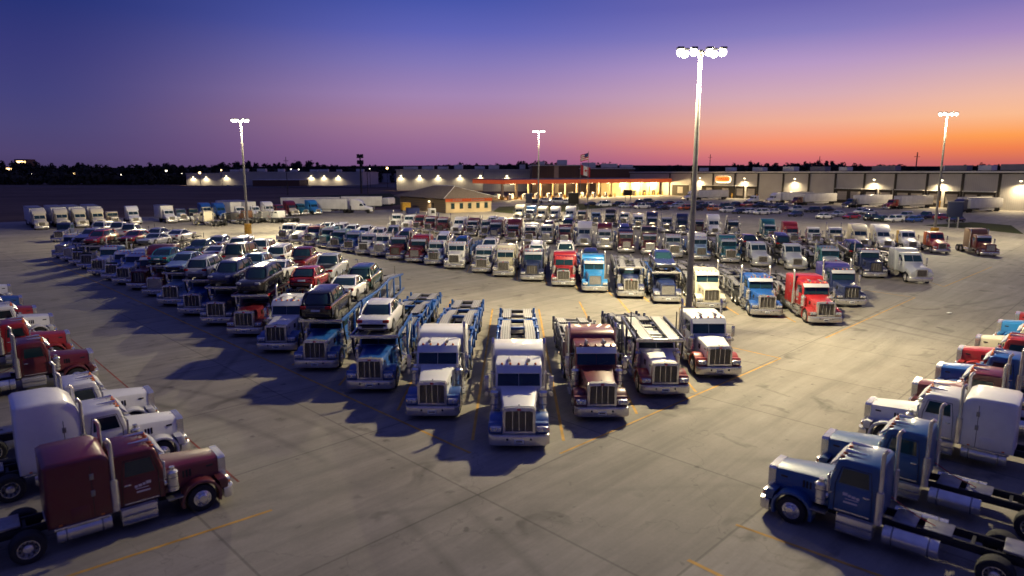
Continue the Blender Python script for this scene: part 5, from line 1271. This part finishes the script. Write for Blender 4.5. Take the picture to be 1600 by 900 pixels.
# ------------------------------------------------------------------ staff car park
lot = [(923, 321, 'saloon', 'black'), (943, 322, 'van', 'white'), (966, 321, 'suv', 'black'), (977, 324, 'saloon', 'silver'), (988, 323, 'saloon', 'maroon'), (1003, 325, 'pickup', 'white'), (1018, 324, 'suv', 'navy'), (1035, 327, 'saloon', 'black'), (1053, 324, 'coupe', 'silver'),
       (1071, 327, 'suv', 'orange'), (1088, 328, 'saloon', 'black'), (1102, 325, 'suv', 'black'), (1116, 328, 'suv', 'orange'), (1136, 331, 'suv', 'white'), (1155, 333, 'saloon', 'black'), (1171, 333, 'saloon', 'white'), (1189, 334.5, 'suv', 'white'), (1208, 333, 'coupe', 'white'), (1225, 329, 'suv', 'navy'),
       (1000, 317, 'saloon', 'black'), (1014, 316, 'suv', 'black'), (1030, 319, 'saloon', 'navy'), (1045, 319, 'saloon', 'maroon'), (1061, 320, 'saloon', 'silver'), (1095, 321, 'suv', 'black'), (1108, 321, 'saloon', 'white'), (1131, 324, 'suv', 'green'), (1148, 322, 'suv', 'navy'), (1167, 322, 'pickup', 'red'), (1187, 323, 'suv', 'black'), (1203, 323, 'saloon', 'navy'), (1216, 324.5, 'suv', 'black'),
       (1246, 330, 'pickup', 'silver'), (1243, 337, 'saloon', 'navy'), (1270, 331, 'suv', 'black'), (1293, 329, 'saloon', 'black'), (1288, 341, 'saloon', 'white'), (1309, 337, 'saloon', 'silver'), (1330, 341, 'saloon', 'red'), (1344, 333, 'suv', 'white'), (1358, 334, 'saloon', 'silver'), (1364, 344, 'suv', 'black'), (1379, 345, 'saloon', 'green'),
       (1397, 346, 'suv', 'white'), (1415, 340, 'suv', 'silver'), (1428, 346, 'saloon', 'blue'), (1447, 341, 'pickup', 'navy'), (1471, 342, 'saloon', 'red'), (1493, 346, 'saloon', 'black')]
cols = {}
for px, py, kind, c in sorted(lot): cols.setdefault((kind, c), []).append((px, py))
for px, py, kind, c in sorted(lot):
    q = at(px, py + 1); same = cols[(kind, c)]; k = same.index((px, py)) + 1
    which = 'in the staff car park' if len(same) == 1 else f'in the staff car park, {ORD[k]} such from the left'
    make_car(kind, c, (q.x, q.y, 0), R(-62 + rnd.uniform(-8, 8)) + (math.pi if rnd.random() < .35 else 0), f'{W(c)} {KINDWORD[kind]} {which}', 'cars in the staff car park', lights=False)
# litter on the concrete
for k, (px, py, s_) in enumerate([(1483, 490, .15), (558, 407, .14)]):
    q = at(px, py); b = MB(); b.ball((0, 0, s_ * .4), s_, 'white', sx=1.6, sz=.35, n=6); b.ball((s_ * 1.4, .1, s_ * .2), s_ * .5, 'white', sz=.3, n=6)
    tag(obj('litter', b.mesh('litter', 0), loc=q), ['white scrap of litter on the right aisle', 'tiny white scrap of litter in the aisle behind the carriers'][k], 'litter')

# lettering on the red sleeper in the second row
# ------------------------------------------------------------------ dusk sky
w = bpy.data.worlds.new('World'); S.world = w; w.use_nodes = True; nt = w.node_tree; L_ = nt.links.new
bg = nt.nodes['Background']
tc = N(nt, 'ShaderNodeTexCoord'); nz = N(nt, 'ShaderNodeVectorMath', operation='NORMALIZE'); L_(tc.outputs['Generated'], nz.inputs[0])
sp = N(nt, 'ShaderNodeSeparateXYZ'); L_(nz.outputs[0], sp.inputs[0])
el = N(nt, 'ShaderNodeMath', operation='ARCSINE'); L_(sp.outputs['Z'], el.inputs[0])
eln = N(nt, 'ShaderNodeMapRange'); eln.inputs['From Min'].default_value = 0; eln.inputs['From Max'].default_value = R(40); L_(el.outputs[0], eln.inputs['Value'])
fl = N(nt, 'ShaderNodeCombineXYZ'); L_(sp.outputs['X'], fl.inputs['X']); L_(sp.outputs['Y'], fl.inputs['Y'])
fn = N(nt, 'ShaderNodeVectorMath', operation='NORMALIZE'); L_(fl.outputs[0], fn.inputs[0])
dt = N(nt, 'ShaderNodeVectorMath', operation='DOT_PRODUCT'); dt.inputs[1].default_value = (math.sin(R(46)), math.cos(R(46)), 0); L_(fn.outputs[0], dt.inputs[0])
ac = N(nt, 'ShaderNodeMath', operation='ARCCOSINE'); L_(dt.outputs['Value'], ac.inputs[0])
def elev(py): return max(0, (math.degrees(math.atan((450 - py) / F) - TH))) / 40
def ramp(stops, zen, k=1.0):
    r_ = N(nt, 'ShaderNodeValToRGB'); cr = r_.color_ramp; pts = sorted((elev(y) * k, c) for y, c in stops) + [(.62, zen), (1.0, (66, 72, 138))]
    while len(cr.elements) < len(pts): cr.elements.new(.5)
    for e_, (p_, c) in zip(cr.elements, pts): e_.position = p_; e_.color = lin(*c)
    L_(eln.outputs['Result'], r_.inputs['Fac']); return r_.outputs['Color']
rl = ramp([(0, (38, 50, 116)), (80, (56, 58, 121)), (150, (67, 66, 123)), (200, (76, 70, 119)), (240, (80, 68, 112)), (262, (74, 62, 102))], (56, 60, 122), .86)
rc = ramp([(0, (72, 86, 170)), (50, (97, 101, 182)), (100, (133, 121, 184)), (150, (164, 134, 180)), (190, (172, 127, 156)), (230, (152, 106, 148)), (262, (130, 92, 138))], (66, 70, 136))
rr_ = ramp([(0, (108, 103, 176)), (50, (134, 125, 190)), (100, (184, 154, 198)), (150, (215, 172, 182)), (190, (240, 175, 150)), (222, (248, 148, 112)), (245, (220, 118, 116)), (262, (190, 100, 120))], (78, 78, 146), .93)
ro = ramp([(0, (128, 116, 182)), (50, (164, 138, 192)), (100, (205, 170, 186)), (150, (238, 186, 166)), (180, (251, 188, 146)), (212, (255, 160, 84)), (232, (242, 130, 80)), (255, (200, 102, 96))], (84, 80, 146), .83)
def blend(a, c, a0, a1):
    f = N(nt, 'ShaderNodeMapRange', interpolation_type='SMOOTHSTEP'); f.inputs['From Min'].default_value = R(a0); f.inputs['From Max'].default_value = R(a1); L_(ac.outputs[0], f.inputs['Value'])
    m = N(nt, 'ShaderNodeMix', data_type='RGBA'); L_(f.outputs['Result'], m.inputs['Factor']); L_(a, m.inputs['A']); L_(c, m.inputs['B']); return m.outputs['Result']
sky = blend(blend(blend(ro, rr_, 9, 24), rc, 22, 52), rl, 50, 82)
L_(sky, bg.inputs['Color']); bg.inputs['Strength'].default_value = 1.0
